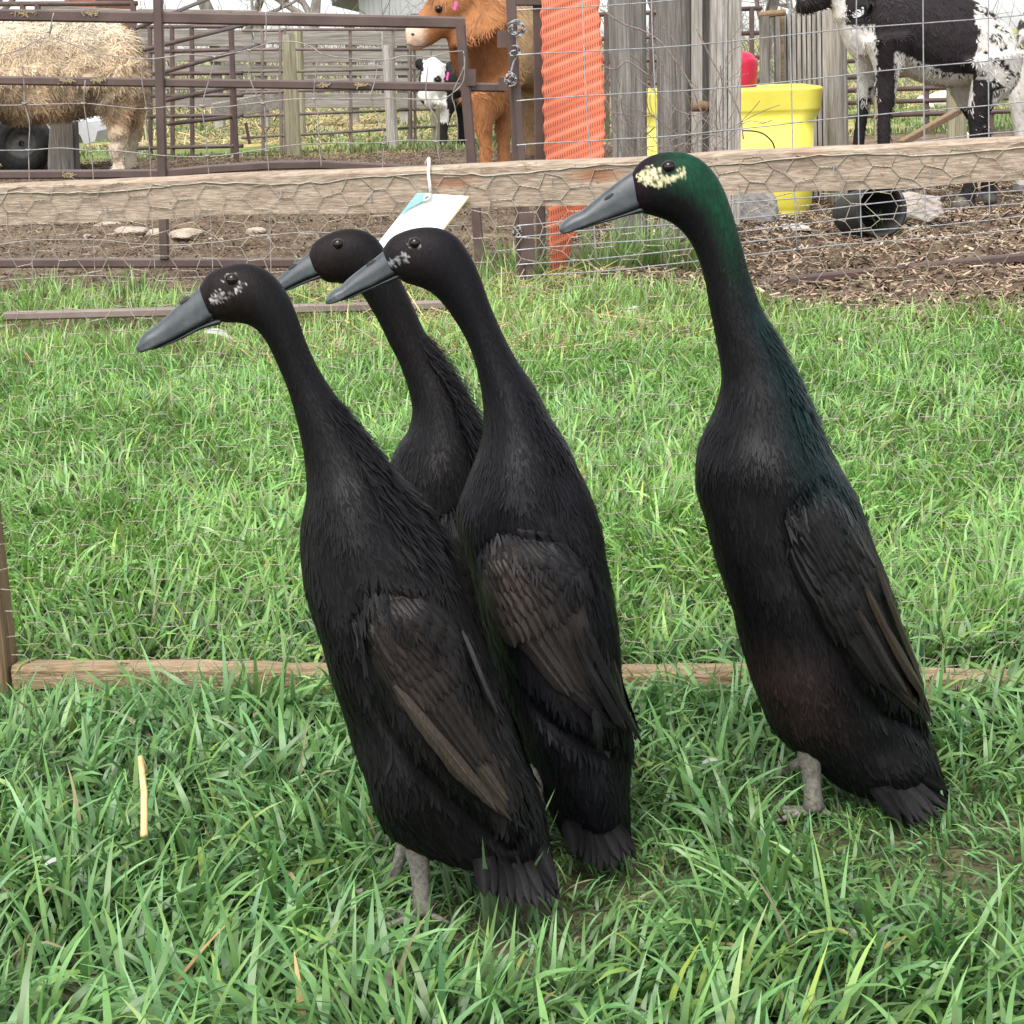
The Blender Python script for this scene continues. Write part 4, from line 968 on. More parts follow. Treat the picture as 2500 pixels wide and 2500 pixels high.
def make_duck(label, D, st, bill, eye, patch, colfun, wing, tailf, legs, seed, eye_r=10.5, bill_tint=1.0, wcols=None, ruff=None):
    r_ = np.random.default_rng(seed); rr = random.Random(seed)
    st = np.array(st, float); S = catmull(st, 12); n = len(S); m = 96
    fp = atn(S[:, 0], S[:, 1], D); bp = atn(S[:, 2], S[:, 3], D)
    c = (fp + bp) / 2; a = (bp - fp) / 2; hb = S[:, 4]
    th = np.linspace(0, 2 * np.pi, m, endpoint=False)
    ca, sa = np.cos(th), np.sin(th)
    G = c[:, None, :] + a[:, None, :] * ca[None, :, None] + (np.array([0, -1, 0])[None, None] * (hb[:, None] * sa[None, :])[:, :, None])
    # low relief so the body is not a smooth vessel
    ii, jj = np.meshgrid(np.arange(n), np.arange(m), indexing='ij')
    N = G - c[:, None, :]; N /= np.linalg.norm(N, axis=2)[:, :, None] + 1e-9
    env = np.clip((hb - .022) / .04, 0, 1)[:, None]
    rel = (fbm(ii / 30., np.abs(((jj / m * 2 + .5) % 2) - 1) * 3 + 5, seed, 1.4, 2) - .5) * .008 * env
    G = G + N * rel[:, :, None]
    # folded wing stands proud of the body; thigh and rump swell
    wp = np.array(list(wing['U']) + list(wing['L'])[::-1], float)
    Xg = S[:, 0][:, None] * (1 - (ca + 1) / 2)[None] + S[:, 2][:, None] * ((ca + 1) / 2)[None]
    Yg = S[:, 1][:, None] * (1 - (ca + 1) / 2)[None] + S[:, 3][:, None] * ((ca + 1) / 2)[None]
    ins = inpoly(Xg.ravel(), Yg.ravel(), [tuple(p) for p in wp]).reshape(Xg.shape)
    dm = np.full(Xg.shape, 1e9)
    for q0, q1 in zip(wp, np.roll(wp, -1, 0)):
        e = q1 - q0
        if e @ e < 1: continue
        tt = np.clip(((Xg - q0[0]) * e[0] + (Yg - q0[1]) * e[1]) / (e @ e), 0, 1); dm = np.minimum(dm, np.hypot(Xg - q0[0] - e[0] * tt, Yg - q0[1] - e[1] * tt))
    sd_ = np.where(ins, dm, -dm); bul = .012 * np.clip((sd_ + 6) / 26, 0, 1) ** .8 - .004 * np.exp(-((sd_ + 12) / 9) ** 2)
    for (bx0, by0, rx, ry, an, amp) in wing.get('bulge', []):
        dx_, dy_ = Xg - bx0, Yg - by0; u_ = (dx_ * math.cos(an) + dy_ * math.sin(an)) / rx; v_ = (-dx_ * math.sin(an) + dy_ * math.cos(an)) / ry
        bul = bul + amp * np.exp(-(u_ ** 2 + v_ ** 2) ** 1.5)
    G = G + np.array([0, -1, 0])[None, None] * (bul * np.clip(np.abs(sa) * 1.6, 0, 1)[None] * np.sign(sa)[None])[:, :, None]
    foot_z = 0
    root = empty('duck', (float(c[n // 2, 0]), D, 0), label, 'duck', 'black runner ducks standing in the grass')
    # colours
    Xc = S[:, 0][:, None] * (1 - (ca + 1) / 2)[None] + S[:, 2][:, None] * ((ca + 1) / 2)[None]
    Yc = S[:, 1][:, None] * (1 - (ca + 1) / 2)[None] + S[:, 3][:, None] * ((ca + 1) / 2)[None]
    def colour(x, y, back, s):
        jx = (fbm(x / 4, y / 4, seed + 31, 1.0, 2) - .5) * 16 + r_.normal(0, 1.6, len(x)); jy = (fbm(x / 4, y / 4, seed + 37, 1.0, 2) - .5) * 16 + r_.normal(0, 1.0, len(x))
        base = colfun(x, y, back, s)
        for poly, pc, dens in patch:
            k = inpoly(x + jx, y + jy, poly)
            am = np.clip((.22 + .62 * dens - fbm(x / 4.5, y / 4.5, seed + 3, 1.0, 3)) / .30, 0, 1)[k] * r_.uniform(.85, 1.0, k.sum())
            base[k] = base[k] * (1 - am)[:, None] + np.array(pc)[None] * am[:, None]
        return base
    sidx = np.repeat(np.arange(n), m) / (n - 1); bk = np.tile((ca + 1) / 2, n)
    C = colour(Xc.ravel(), Yc.ravel(), bk, sidx)
    V = G.reshape(-1, 3); i = np.arange(n - 1)[:, None] * m; j = np.arange(m)[None]
    q = np.stack([i + j, i + m + j, i + m + (j + 1) % m, i + (j + 1) % m], -1).reshape(-1, 4)
    V = np.concatenate([V, c[:1], c[-1:]]); C = np.concatenate([C, C[:1], C[-1:]])
    t0 = [(n * m, j, (j + 1) % m) for j in range(m)]; t1 = [(n * m + 1, (n - 1) * m + (j + 1) % m, (n - 1) * m + j) for j in range(m)]
    link_mesh('body', np_mesh('body', V, q, t0 + t1, C), m_duck, root)
    bvh = BVHTree.FromPolygons([Vector(v) for v in V], [tuple(x) for x in q.tolist()])
    axis0, axis1 = c, hb
    def hitf(x, y):
        d = ray(x * K, y * K).normalized(); h = bvh.ray_cast(CAM, d)
        if h[0] is not None:
            nr = h[1]
            if nr.dot(d) > 0: nr = -nr
            return np.array(h[0]), np.array((nr - d * .6).normalized())
        # beyond the outline: slide along the near side of the silhouette plane
        p = CAM + ray(x * K, y * K) * (D / ray(x * K, y * K).y)
        lo = bvh.find_nearest(p)
        yy = min(lo[0].y, D) - .002
        return np.array([p.x, yy, p.z]), np.array((0, -1, 0))
    # ---- fine plumage
    Lb = np.interp(np.arange(n) / 12, [0, 3, 6, 9, 12, 16, 22, len(st)], [.0028, .0045, .007, .010, .014, .017, .017, .017])
    Wb = np.interp(np.arange(n) / 12, [0, 3, 6, 10, 16, len(st)], [.0005, .0006, .0008, .0012, .0024, .0032])
    seg = np.linalg.norm(np.diff(c, axis=0), axis=1); seg = np.append(seg, seg[-1])
    per = hb * 6; wgt = seg * per / (Lb * Wb); NF = int(min(62000, wgt.sum() * 3.2)); wgt /= wgt.sum()
    fi = r_.choice(n - 2, NF, p=wgt[:n - 2] / wgt[:n - 2].sum()) + r_.random(NF); fj = r_.random(NF) * m
    i0 = fi.astype(int); j0 = fj.astype(int); u = (fi - i0)[:, None]; v = (fj - j0)[:, None]; j1 = (j0 + 1) % m; j0 %= m
    P = G[i0, j0] * (1 - u) * (1 - v) + G[i0 + 1, j0] * u * (1 - v) + G[i0, j1] * (1 - u) * v + G[i0 + 1, j1] * u * v
    i2 = np.minimum(i0 + 5, n - 1)
    T = G[i2, j0] - G[i0, j0]; T += (G[np.minimum(i0 + 5, n - 1), j1] - G[i0, j0]) * 0
    T /= np.linalg.norm(T, axis=1)[:, None] + 1e-9
    B = G[i0, j1] - G[i0, j0]; Nn = np.cross(T, B); Nn /= np.linalg.norm(Nn, axis=1)[:, None] + 1e-9
    out = P - c[i0]; sg = np.sign((Nn * out).sum(1)); Nn *= sg[:, None]
    T = T + r_.normal(0, .13, (NF, 3)); T -= Nn * ((T * Nn).sum(1) - 0)[:, None]; T /= np.linalg.norm(T, axis=1)[:, None] + 1e-9
    cx = Xc[i0, j0]; cy = Yc[i0, j0]
    cc = colour(cx, cy, ((ca + 1) / 2)[j0], fi / (n - 1)); cc = cc * np.where(cc[:, :1] > .03, r_.uniform(.9, 1.1, NF)[:, None], r_.uniform(.65, 1.45, NF)[:, None])
    L = Lb[i0] * r_.uniform(.7, 1.4, NF); Wd = Wb[i0] * r_.uniform(.6, 1.3, NF)
    lf = L * r_.uniform(.01, .06, NF)
    # scapular feathers stream over the front and upper border of the wing
    bx_ = np.array(wing['U'], float); tp0 = np.array([wing['L'][0], wing['U'][0]], float)
    def dpoly(A):
        dm = np.full(NF, 1e9)
        for q0, q1 in zip(A[:-1], A[1:]):
            e = q1 - q0; tt = np.clip(((cx - q0[0]) * e[0] + (cy - q0[1]) * e[1]) / (e @ e), 0, 1); dm = np.minimum(dm, np.hypot(cx - q0[0] - e[0] * tt, cy - q0[1] - e[1] * tt))
        return dm
    band = np.maximum(np.clip(1 - dpoly(bx_) / 26, 0, 1), np.clip(1.1 - dpoly(tp0) / 13, 0, 1)); nearx = np.abs(sa[j0]) > .25
    P = P + Nn * (.0042 * np.clip(band * 1.6, 0, 1) * nearx)[:, None] * (r_.random(NF) < .85)[:, None]; L = L * (1 + .5 * band)
    if ruff:                          # loose hackles at the base of the neck
        for (s0, s1, amt) in ruff:
            k = (fi / 12 > s0) & (fi / 12 < s1) & (((ca + 1) / 2)[j0] > .75)
            lf[k] += L[k] * amt * r_.random(k.sum()); L[k] *= 1.35
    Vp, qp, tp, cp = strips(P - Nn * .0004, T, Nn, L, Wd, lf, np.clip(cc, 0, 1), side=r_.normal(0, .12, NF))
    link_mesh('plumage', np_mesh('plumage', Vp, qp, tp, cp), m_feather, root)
    # ---- wing: coverts, secondaries, primaries
    U = np.array(wing['U'], float); Lw = np.array(wing['L'], float); br = wcols or {}
    def samp(A, t):
        f = max(0, min(.9999, t)) * (len(A) - 1); i = int(f); return A[i] * (1 - (f - i)) + A[i + 1] * (f - i)
    def Cw(t, v): return samp(U, t) * (1 - v) + samp(Lw, t) * v
    pol = {'v': [], 'c': [], 'f': []}
    w0 = np.linalg.norm(Cw(.35, 0) - Cw(.35, 1))
    dark = np.array(br.get('dark', (.007, .0065, .0065))); brn = np.array(br.get('brown', (.012, .010, .009))); pr = np.array(br.get('primary', (.013, .010, .009)))
    # primaries (longest, lowest layer) then up to small coverts, which lie over them
    rows = [(.42, .56, 6, .10, .0030, 'p'), (.30, .50, 8, .11, .0036, 's'), (.235, .30, 12, .075, .0044, 'c'), (.19, .24, 13, .07, .0048, 'c'), (.145, .21, 14, .062, .0051, 'c'), (.105, .18, 14, .058, .0054, 'c'), (.065, .16, 14, .055, .0056, 'c'), (.03, .14, 13, .052, .0057, 'c'), (.005, .12, 12, .05, .0050, 'c')]
    for (t_, ln, cnt, hw, off, kd) in rows:
        for q_ in range(cnt):
            v = (q_ + .5 + rr.uniform(-.12, .12)) / cnt
            t = t_ + rr.uniform(-.02, .02) + (.05 * math.sin(v * math.pi))
            b0 = Cw(t, v); e0 = Cw(min(1, t + ln), .5 + (v - .5) * (.85 if kd != 'c' else 1))
            if t < .28:
                ax_ = (U[-1] - (U[0] + Lw[0]) / 2); ax_ = ax_ / np.linalg.norm(ax_); dv_ = e0 - b0; ln_ = np.linalg.norm(dv_); kk = min(1, max(0, t / .28)); dv_ = dv_ / ln_ * kk + ax_ * (1 - kk); e0 = b0 + dv_ / np.linalg.norm(dv_) * max(ln_, w0 * .25)
            if kd == 'c':
                g = br.get('patchv', None); amt = (math.exp(-((v - g) / .36) ** 2) if g is not None else .3) * min(1, max(0, (t + .05) / .12))
                col = dark * (1 - amt) + brn * amt
            elif kd == 's': col = dark * .5 + brn * .5
            else: col = pr if v > .45 else brn
            col = tuple(col * rr.uniform(.78, 1.22))
            sh = tuple(min(1, x * 1.9) for x in col) if kd != 'c' else None
            feather(pol, b0, e0, w0 * hw * (.75 if kd != 'c' else 1), hitf, (off * (.7 if kd != 'c' else .8)) * min(1, max(0, t / .16)) - .0012 * (t < .1), (off + .0010 * rr.random()) * min(1, .35 + max(0, t / .2)), col, sh, bend=rr.uniform(-3, 5))
    for ex in wing.get('extra', []):
        feather(pol, ex[0], ex[1], ex[2], hitf, .009, .0115, ex[3], tuple(min(1, x * 2.2) for x in ex[3]), bend=ex[4] if len(ex) > 4 else 3)
    V = np.array(pol['v']); q = np.array(pol['f']); Cc = np.array(pol['c'])
    link_mesh('wing', np_mesh('wing', V, q, None, Cc), m_feather, root)
    V2 = V.copy(); V2[:, 1] = 2 * D - V2[:, 1]
    link_mesh('wing', np_mesh('wing', V2, q[:, ::-1], None, Cc), m_feather, root)
    # ---- tail fan
    pol = {'v': [], 'c': [], 'f': []}
    px1 = K * D / F
    tf_ = []
    for q0, q1 in zip(tailf[:-1], tailf[1:]):
        tf_ += [q0, (((q0[0][0] + q1[0][0]) / 2, (q0[0][1] + q1[0][1]) / 2 - 8), ((q0[1][0] + q1[1][0]) / 2, (q0[1][1] + q1[1][1]) / 2 - rr.uniform(0, 14)), q0[2] * .9, (q0[3] + q1[3]) / 2 + .004)]
    for k, (b0, e0, hw, dy) in enumerate(tf_ + [tailf[-1]]):
        V = []; nl = 10
        dx, dyy = e0[0] - b0[0], e0[1] - b0[1]; Ln = math.hypot(dx, dyy); nx, ny = -dyy / Ln, dx / Ln
        e0 = (b0[0] + (e0[0] - b0[0]) * 1.10 + rr.uniform(-5, 5), b0[1] + (e0[1] - b0[1]) * rr.uniform(1.0, 1.14)); col = np.array((.0042, .0039, .0042)) * rr.uniform(.7, 1.5); o = len(pol['v'])
        for i_ in range(nl + 1):
            t = i_ / nl; prof = min(1, .45 + t * 2) * ((1 - max(0, (t - .50) / .50) ** 1.6) ** .7 if t < 1 else .04)
            for j_, s in enumerate((-1, -.5, 0, .5, 1)):
                x = b0[0] + dx * t + nx * hw * prof * s; y = b0[1] + dyy * t + ny * hw * .8 * prof * s + 5 * t * t
                p = atn([x], [y], D + (dy * .6 - .075) * (.25 + .75 * t))[0]; p[1] += abs(s) * .002 + rr.uniform(-.0004, .0004)
                pol['v'].append(p); pol['c'].append(tuple(col * (2.2 if j_ == 2 else .8 if j_ in (0, 4) else 1.1)))
        for i_ in range(nl):
            for j_ in range(4): pol['f'].append((o + i_ * 5 + j_, o + i_ * 5 + j_ + 1, o + i_ * 5 + j_ + 6, o + i_ * 5 + j_ + 5))
    link_mesh('tail', np_mesh('tail', np.array(pol['v']), np.array(pol['f']), None, np.array(pol['c'])), m_feather, root)
    # ---- bill
    bt = catmull(np.array(bill['upper'], float), 8)     # (topx, topy, lowx, lowy, halfwidth_m)
    tp_, lp = atn(bt[:, 0], bt[:, 1], D), atn(bt[:, 2], bt[:, 3], D); mm = 28; rings = []
    for i_ in range(len(bt)):
        ce = (tp_[i_] + lp[i_]) / 2; hv = (tp_[i_] - lp[i_]) / 2; hw = bt[i_, 4]
        for j_ in range(mm):
            an = 2 * math.pi * j_ / mm; cs, sn = math.cos(an), math.sin(an)
            vv = math.copysign(abs(cs) ** (.9 if cs > 0 else .45), cs)
            ww = hw * math.copysign(abs(sn) ** .8, sn) * (1.0 - .32 * max(vv, 0) * (1 - i_ / len(bt)))
            ww *= 1 + .09 * math.exp(-((vv + .74) / .14) ** 2) - .05 * math.exp(-((vv + .40) / .16) ** 2)
            rings.append(ce + hv * vv + np.array([0, -1, 0]) * ww)
    M_ = MB(); nb = len(bt)
    fs = [(i_ * mm + j_, i_ * mm + (j_ + 1) % mm, (i_ + 1) * mm + (j_ + 1) % mm, (i_ + 1) * mm + j_) for i_ in range(nb - 1) for j_ in range(mm)]
    fs += [tuple(range(mm)), tuple(range((nb - 1) * mm, nb * mm))]
    M_.add(rings, fs); bo = M_.build('bill', m_bill, root, smooth=True)
    bl = catmull(np.array(bill['lower'], float), 6)
    tp_, lp = atn(bl[:, 0], bl[:, 1], D), atn(bl[:, 2], bl[:, 3], D); rings = []; M_ = MB(); nb = len(bl)
    for i_ in range(nb):
        ce = (tp_[i_] + lp[i_]) / 2; hv = (tp_[i_] - lp[i_]) / 2
        for j_ in range(mm):
            an = 2 * math.pi * j_ / mm
            rings.append(ce + hv * math.cos(an) - np.array([0, 1, 0]) * bl[i_, 4] * math.sin(an))
    fs = [(i_ * mm + j_, i_ * mm + (j_ + 1) % mm, (i_ + 1) * mm + (j_ + 1) % mm, (i_ + 1) * mm + j_) for i_ in range(nb - 1) for j_ in range(mm)]
    fs += [tuple(range(mm)), tuple(range((nb - 1) * mm, nb * mm))]
    M_.add(rings, fs); M_.build('lower_bill', m_billdark, root, smooth=True)
    # nostril on both sides: raised rim and dark pit
    bb = BVHTree.FromPolygons([v.co for v in bo.data.vertices], [tuple(p.vertices) for p in bo.data.polygons])
    nx_, ny_, nang = bill['nostril']; d = ray(nx_ * K, ny_ * K).normalized(); h = bb.ray_cast(CAM, d)
    hp = h[0] if h[0] is not None else at(nx_ * K, ny_ * K, D - .006)
    ev = (Vector(atn([nx_ + math.cos(nang) * 10], [ny_ - math.sin(nang) * 10], D)[0]) - Vector(atn([nx_], [ny_], D)[0])).normalized()
    for sgn in (1, -1):
        M_ = MB(); ptsr = []
        e2 = Vector((0, 1, 0)).cross(ev).normalized()
        for a_ in range(15):
            an = 2 * math.pi * a_ / 14
            p = hp + ev * (.0052 * math.cos(an)) + e2 * (.0023 * math.sin(an)) + Vector((0, -.0003, 0))
            if sgn < 0: p = Vector((p.x, 2 * D - p.y, p.z))
            ptsr.append(p)
        cpt = sum((p for p in ptsr[:14]), Vector()) / 14 + Vector((0, -.0009 * sgn, 0))
        M_.add(ptsr[:14] + [cpt], [(a_, (a_ + 1) % 14, 14) for a_ in range(14)])
        M_.build('nostril', m_billdark, bo, smooth=True)
    # ---- eyes with lids
    ex, ey = eye; d = ray(ex * K, ey * K).normalized(); h = bvh.ray_cast(CAM, d); r_e = eye_r * K * D / F
    for sgn in (1, -1):
        ec = Vector(h[0]) + Vector((0, r_e * .30, 0)); 
        if sgn < 0: ec = Vector((ec.x, 2 * D - ec.y, ec.z))
        M_ = MB(); vs = []; fs = []; a1, a2 = 20, 12
        for p_ in range(a2 + 1):
            for q_ in range(a1):
                al = math.pi * p_ / a2; be = 2 * math.pi * q_ / a1
                vs.append(ec + Vector((math.sin(al) * math.cos(be), -math.cos(al), math.sin(al) * math.sin(be))) * r_e)
        for p_ in range(a2):
            for q_ in range(a1): fs.append((p_ * a1 + q_, p_ * a1 + (q_ + 1) % a1, (p_ + 1) * a1 + (q_ + 1) % a1, (p_ + 1) * a1 + q_))
        M_.add(vs, fs); eo = M_.build('eye', m_eye, root, smooth=True)
        M_ = MB(); pr_ = []
        for a_ in range(25):
            an = 2 * math.pi * a_ / 24
            pr_.append(ec + Vector((math.cos(an) * r_e * 1.04, -sgn * r_e * .38, math.sin(an) * r_e * .92)))
        M_.tube(pr_, r_e * .13, 8, cap=False); M_.build('eyelid', m_lid, eo, smooth=True)
    # ---- legs and webbed feet
    for (hx, hy, ax, ay, wpx, side, yaw, vis) in legs:
        yo = D + side
        hip = at(hx * K, hy * K, yo); ank = at(ax * K, ay * K, yo); ank.z = max(.012, min(ank.z, .02)) if vis else .014
        rr_ = wpx * K * D / F / 2
        M_ = MB(); pts = [hip + (hip - ank) * .25] + [hip.lerp(ank, t) for t in (0, .12, .25, .5, .75, .92, 1)]
        M_.tube(pts, [rr_ * 1.25, rr_ * 1.15, rr_ * 1.12, rr_ * .93, rr_ * .82, rr_ * .85, rr_ * 1.0, rr_ * .8], 16)
        lo_ = M_.build('leg', m_leg, root, smooth=True)
        # foot: three toes with a web
        fd = Vector((-math.cos(yaw), math.sin(yaw), 0)); sdv = Vector((-fd.y, fd.x, 0)); M_ = MB(); tips = []
        for k, an in enumerate((-.48, 0, .45)):
            dv = fd * math.cos(an) + sdv * math.sin(an); Lt = (.046, .056, .048)[k]
            pts = [ank, ank + dv * Lt * .33 + Vector((0, 0, -.002)), ank + dv * Lt * .66 + Vector((0, 0, -.005)), ank + dv * Lt + Vector((0, 0, -.009))]
            for p in pts: p.z = max(p.z, .005)
            M_.tube(pts, [.0046, .0034, .0030, .0016], 10); tips.append(pts)
        M_.tube([ank, ank - fd * .012 + Vector((0, 0, -.002)), ank - fd * .022 + Vector((0, 0, -.006))], [.005, .003, .0015], 8)
        M_.build('foot', m_leg, root, smooth=True)
        wv = []; wf = []
        for a_, b_ in ((0, 1), (1, 2)):
            o = len(wv)
            for i_ in range(4):
                for s in range(6):
                    t = s / 5; p = tips[a_][i_].lerp(tips[b_][i_], t); p = p.lerp(ank, .22 * math.sin(math.pi * t) * (i_ / 3)); p.z = max(.004, p.z - .0015)
                    wv.append(p)
            for i_ in range(3):
                for s in range(5): wf.append((o + i_ * 6 + s, o + i_ * 6 + s + 1, o + (i_ + 1) * 6 + s + 1, o + (i_ + 1) * 6 + s))
        n0 = len(wv); wv2 = wv + [p - Vector((0, 0, .0016)) for p in wv]
        M_ = MB(); M_.add(wv2, wf + [tuple(i_ + n0 for i_ in f[::-1]) for f in wf]); M_.build('web', m_web, root, smooth=True)
    return root

def zc(x0, y0, s):      # converter from a zoomed view to the 1932 frame
    return lambda pts: [((x0 + x / s) / K, (y0 + y / s) / K) for x, y in pts]
BLK = np.array([.0042, .0040, .0046])
def col_black(tint=(1, 1, 1)):
    t = BLK * np.array(tint)
    def f(x, y, back, s):
        c = np.tile(t, (len(x), 1)); 
        brown = np.clip((.16 - s) / .08, 0, 1) * .8
        c = c + brown[:, None] * np.array([.006, .003, .002])[None]
        return c
    return f
def col_drake(x, y, back, s):
    c = np.tile(BLK, (len(x), 1))
    g = np.clip((back - .35) / .35, 0, 1) * np.clip((s - .055) / .05, 0, 1) * np.clip((.33 - s) / .12, 0, 1)
    g2 = np.clip((back - .5) / .4, 0, 1) * np.clip((s - .3) / .06, 0, 1) * np.clip((.62 - s) / .1, 0, 1)
    nz = .45 + 1.1 * fbm(x / 14, y / 14, 44, 1, 3)
    c = c + (g * nz)[:, None] * np.array([.000, .026, .010])[None] + (g2 * nz)[:, None] * np.array([.0, .010, .0095])[None]
    face = np.clip((.07 - s) / .03, 0, 1); c = c + face[:, None] * np.array([.004, .000, .0015])[None]
    b2 = np.clip((s - .72) / .05, 0, 1) * np.clip((.88 - s) / .05, 0, 1) * np.clip((.6 - back) / .3, 0, 1)
    c = c + b2[:, None] * np.array([.010, .005, .004])[None]
    return c

# right drake
zR = zc(1300, 330, 2.972)
make_duck('black duck with glossy green head and cream eye patch, standing alone at the right', 1.85,
    [(1203,392,1192,326,.012),(1212,402,1212,303,.017),(1235,408,1250,288,.020),(1262,418,1298,290,.021),(1285,435,1335,312,.0205),(1303,458,1362,350,.020),(1318,490,1381,400,.0195),(1330,530,1397,455,.020),(1338,575,1412,510,.021),(1347,620,1432,570,.024),(1356,670,1462,625,.029),(1360,715,1495,685,.036),(1352,765,1525,750,.046),(1333,812,1552,822,.055),(1315,860,1585,880,.062),(1312,920,1620,940,.066),(1325,975,1643,1000,.069),(1345,1040,1660,1060,.070),(1370,1110,1678,1120,.070),(1390,1175,1695,1180,.068),(1410,1240,1708,1235,.064),(1425,1300,1722,1290,.058),(1445,1350,1738,1345,.052),(1478,1395,1752,1395,.045),(1530,1440,1768,1435,.038),(1590,1488,1780,1470,.028),(1650,1508,1786,1490,.018)],
    dict(upper=[(1200,316,1216,386,.0102),(1191,325,1209,391,.0104),(1168,341,1190,399,.0102),(1145,359,1166,408,.0100),(1120,379,1141,416,.0102),(1097,397,1115,424,.0108),(1078,406,1091,433,.0114),(1065,415,1074,439,.0112),(1057,424,1063,441,.0102),(1054,431,1058,440,.0078)],
         lower=[(1216,384,1213,402,.009),(1189,396,1184,407,.0092),(1162,405,1157,415,.009),(1132,414,1128,423,.0088),(1102,425,1099,432,.0085),(1082,431,1080,436,.007)], nostril=(1149,372,.65)),
    (1262, 315), [(zR([(762,262),(800,235),(850,218),(905,235),(935,275),(985,288),(1040,265),(1060,228),(1098,245),(1088,290),(1030,325),(990,335),(950,362),(880,368),(840,345),(785,345),(760,300)]), (.46, .44, .26), .86)],
    col_drake, dict(U=[(1530,900),(1590,955),(1637,1060),(1675,1160),(1705,1250),(1757,1362)], L=[(1475,960),(1495,1060),(1550,1160),(1592,1240),(1655,1310),(1762,1368)],
        extra=[((1645,1075),(1752,1352),5,(.020,.014,.010)),((1625,1110),(1735,1330),7,(.022,.016,.011)),((1610,1150),(1700,1310),8,(.012,.010,.009))], bulge=[(1490,1300,66,95,-.3,.012),(1690,1440,60,55,0,.010),(1375,1050,50,120,-.2,.005),(1470,860,90,50,0,.005)]),
    [((1640,1470),(1700,1545),16,-.03),((1650,1465),(1725,1553),16,-.02),((1665,1465),(1750,1550),16,-.01),((1680,1465),(1775,1540),16,0),((1695,1465),(1797,1528),15,.01),((1700,1470),(1790,1510),14,.02),((1720,1455),(1785,1488),12,.005)],
    [(1528,1420,1536,1545,44,-.02,.25,True),(1560,1400,1495,1480,34,.085,.1,False)], 11, eye_r=12,
    wcols=dict(dark=(.0068,.0066,.0072), brown=(.010,.0085,.008), primary=(.017,.012,.009)), ruff=[(9.5,13,.25)])

# left front duck
zA = zc(300, 550, 3.22)
make_duck('black duck nearest the left edge, in front of the others with brown wing feathers', 1.615,
    [(405,603,377,540,.0115),(425,608,395,516,.0165),(452,609,430,501,.0195),(478,617,470,498,.0205),(497,636,508,514,.020),(512,662,538,548,.0195),(526,692,560,596,.019),(540,725,577,645,.019),(552,762,600,695,.020),(562,800,632,745,.023),(572,845,672,800,.028),(579,895,718,858,.036),(578,945,758,915,.045),(570,1000,800,965,.053),(565,1050,838,1015,.060),(571,1100,864,1070,.064),(586,1155,881,1125,.067),(606,1215,901,1180,.068),(628,1280,923,1240,.068),(650,1340,943,1295,.066),(668,1400,963,1355,.062),(682,1450,986,1410,.056),(695,1505,1006,1465,.050),(722,1555,1024,1520,.044),(765,1590,1034,1570,.037),(830,1618,1040,1610,.028),(900,1640,1044,1640,.018)],
    dict(upper=[(386,530,420,597,.0100),(375,543,404,600,.0102),(352,562,384,612,.0100),(327,584,355,627,.0098),(307,602,331,640,.0100),(289,617,307,650,.0106),(275,626,290,658,.0112),(266,636,276,662,.0110),(261,645,268,664,.0100),(259,652,263,663,.0075)],
         lower=[(420,595,416,612,.009),(386,609,381,621,.009),(355,625,351,636,.0088),(326,640,323,648,.0086),(300,651,298,657,.008),(284,657,283,660,.006)], nostril=(350,568,.5)),
    (438, 528), [(zA([(700,560),(740,500),(790,500),(830,520),(890,500),(930,430),(985,440),(960,480),(900,520),(850,545),(780,590),(700,590)]), (.34, .32, .31), .74), (zA([(790,430),(810,375),(860,365),(905,385),(925,430),(910,400),(860,385),(815,400),(805,450)]), (.28, .26, .26), .85)],
    col_black((1.05, 1, .98)), dict(U=[(720,1095),(800,1110),(862,1190),(902,1280),(938,1370),(985,1500)], L=[(690,1140),(706,1240),(735,1300),(788,1380),(858,1455),(965,1560)],
        extra=[((745,1290),(935,1525),11,(.034,.026,.021)),((760,1310),(880,1478),10,(.030,.024,.019)),((862,1190),(922,1345),4.5,(.030,.026,.027)),((775,1340),(905,1500),9,(.026,.021,.017))], bulge=[(742,1470,58,105,-.35,.012),(980,1540,45,90,-.3,.008),(620,1180,45,120,-.2,.006),(650,960,70,60,0,.005)]),
    [((905,1600),(915,1690),16,-.02),((925,1600),(950,1705),17,-.012),((945,1605),(985,1712),17,-.005),((965,1610),(1015,1712),17,.0),((985,1610),(1040,1706),16,.008),((1005,1610),(1056,1696),15,.015),((1015,1590),(1048,1665),13,.0)],
    [(788,1600,797,1690,44,-.012,.2,True),(765,1590,735,1660,30,.06,.1,False)], 12, eye_r=12,
    wcols=dict(dark=(.0078,.0072,.0072), brown=(.018,.0135,.012), primary=(.026,.020,.016), patchv=.65), ruff=[(9,14,.35)])

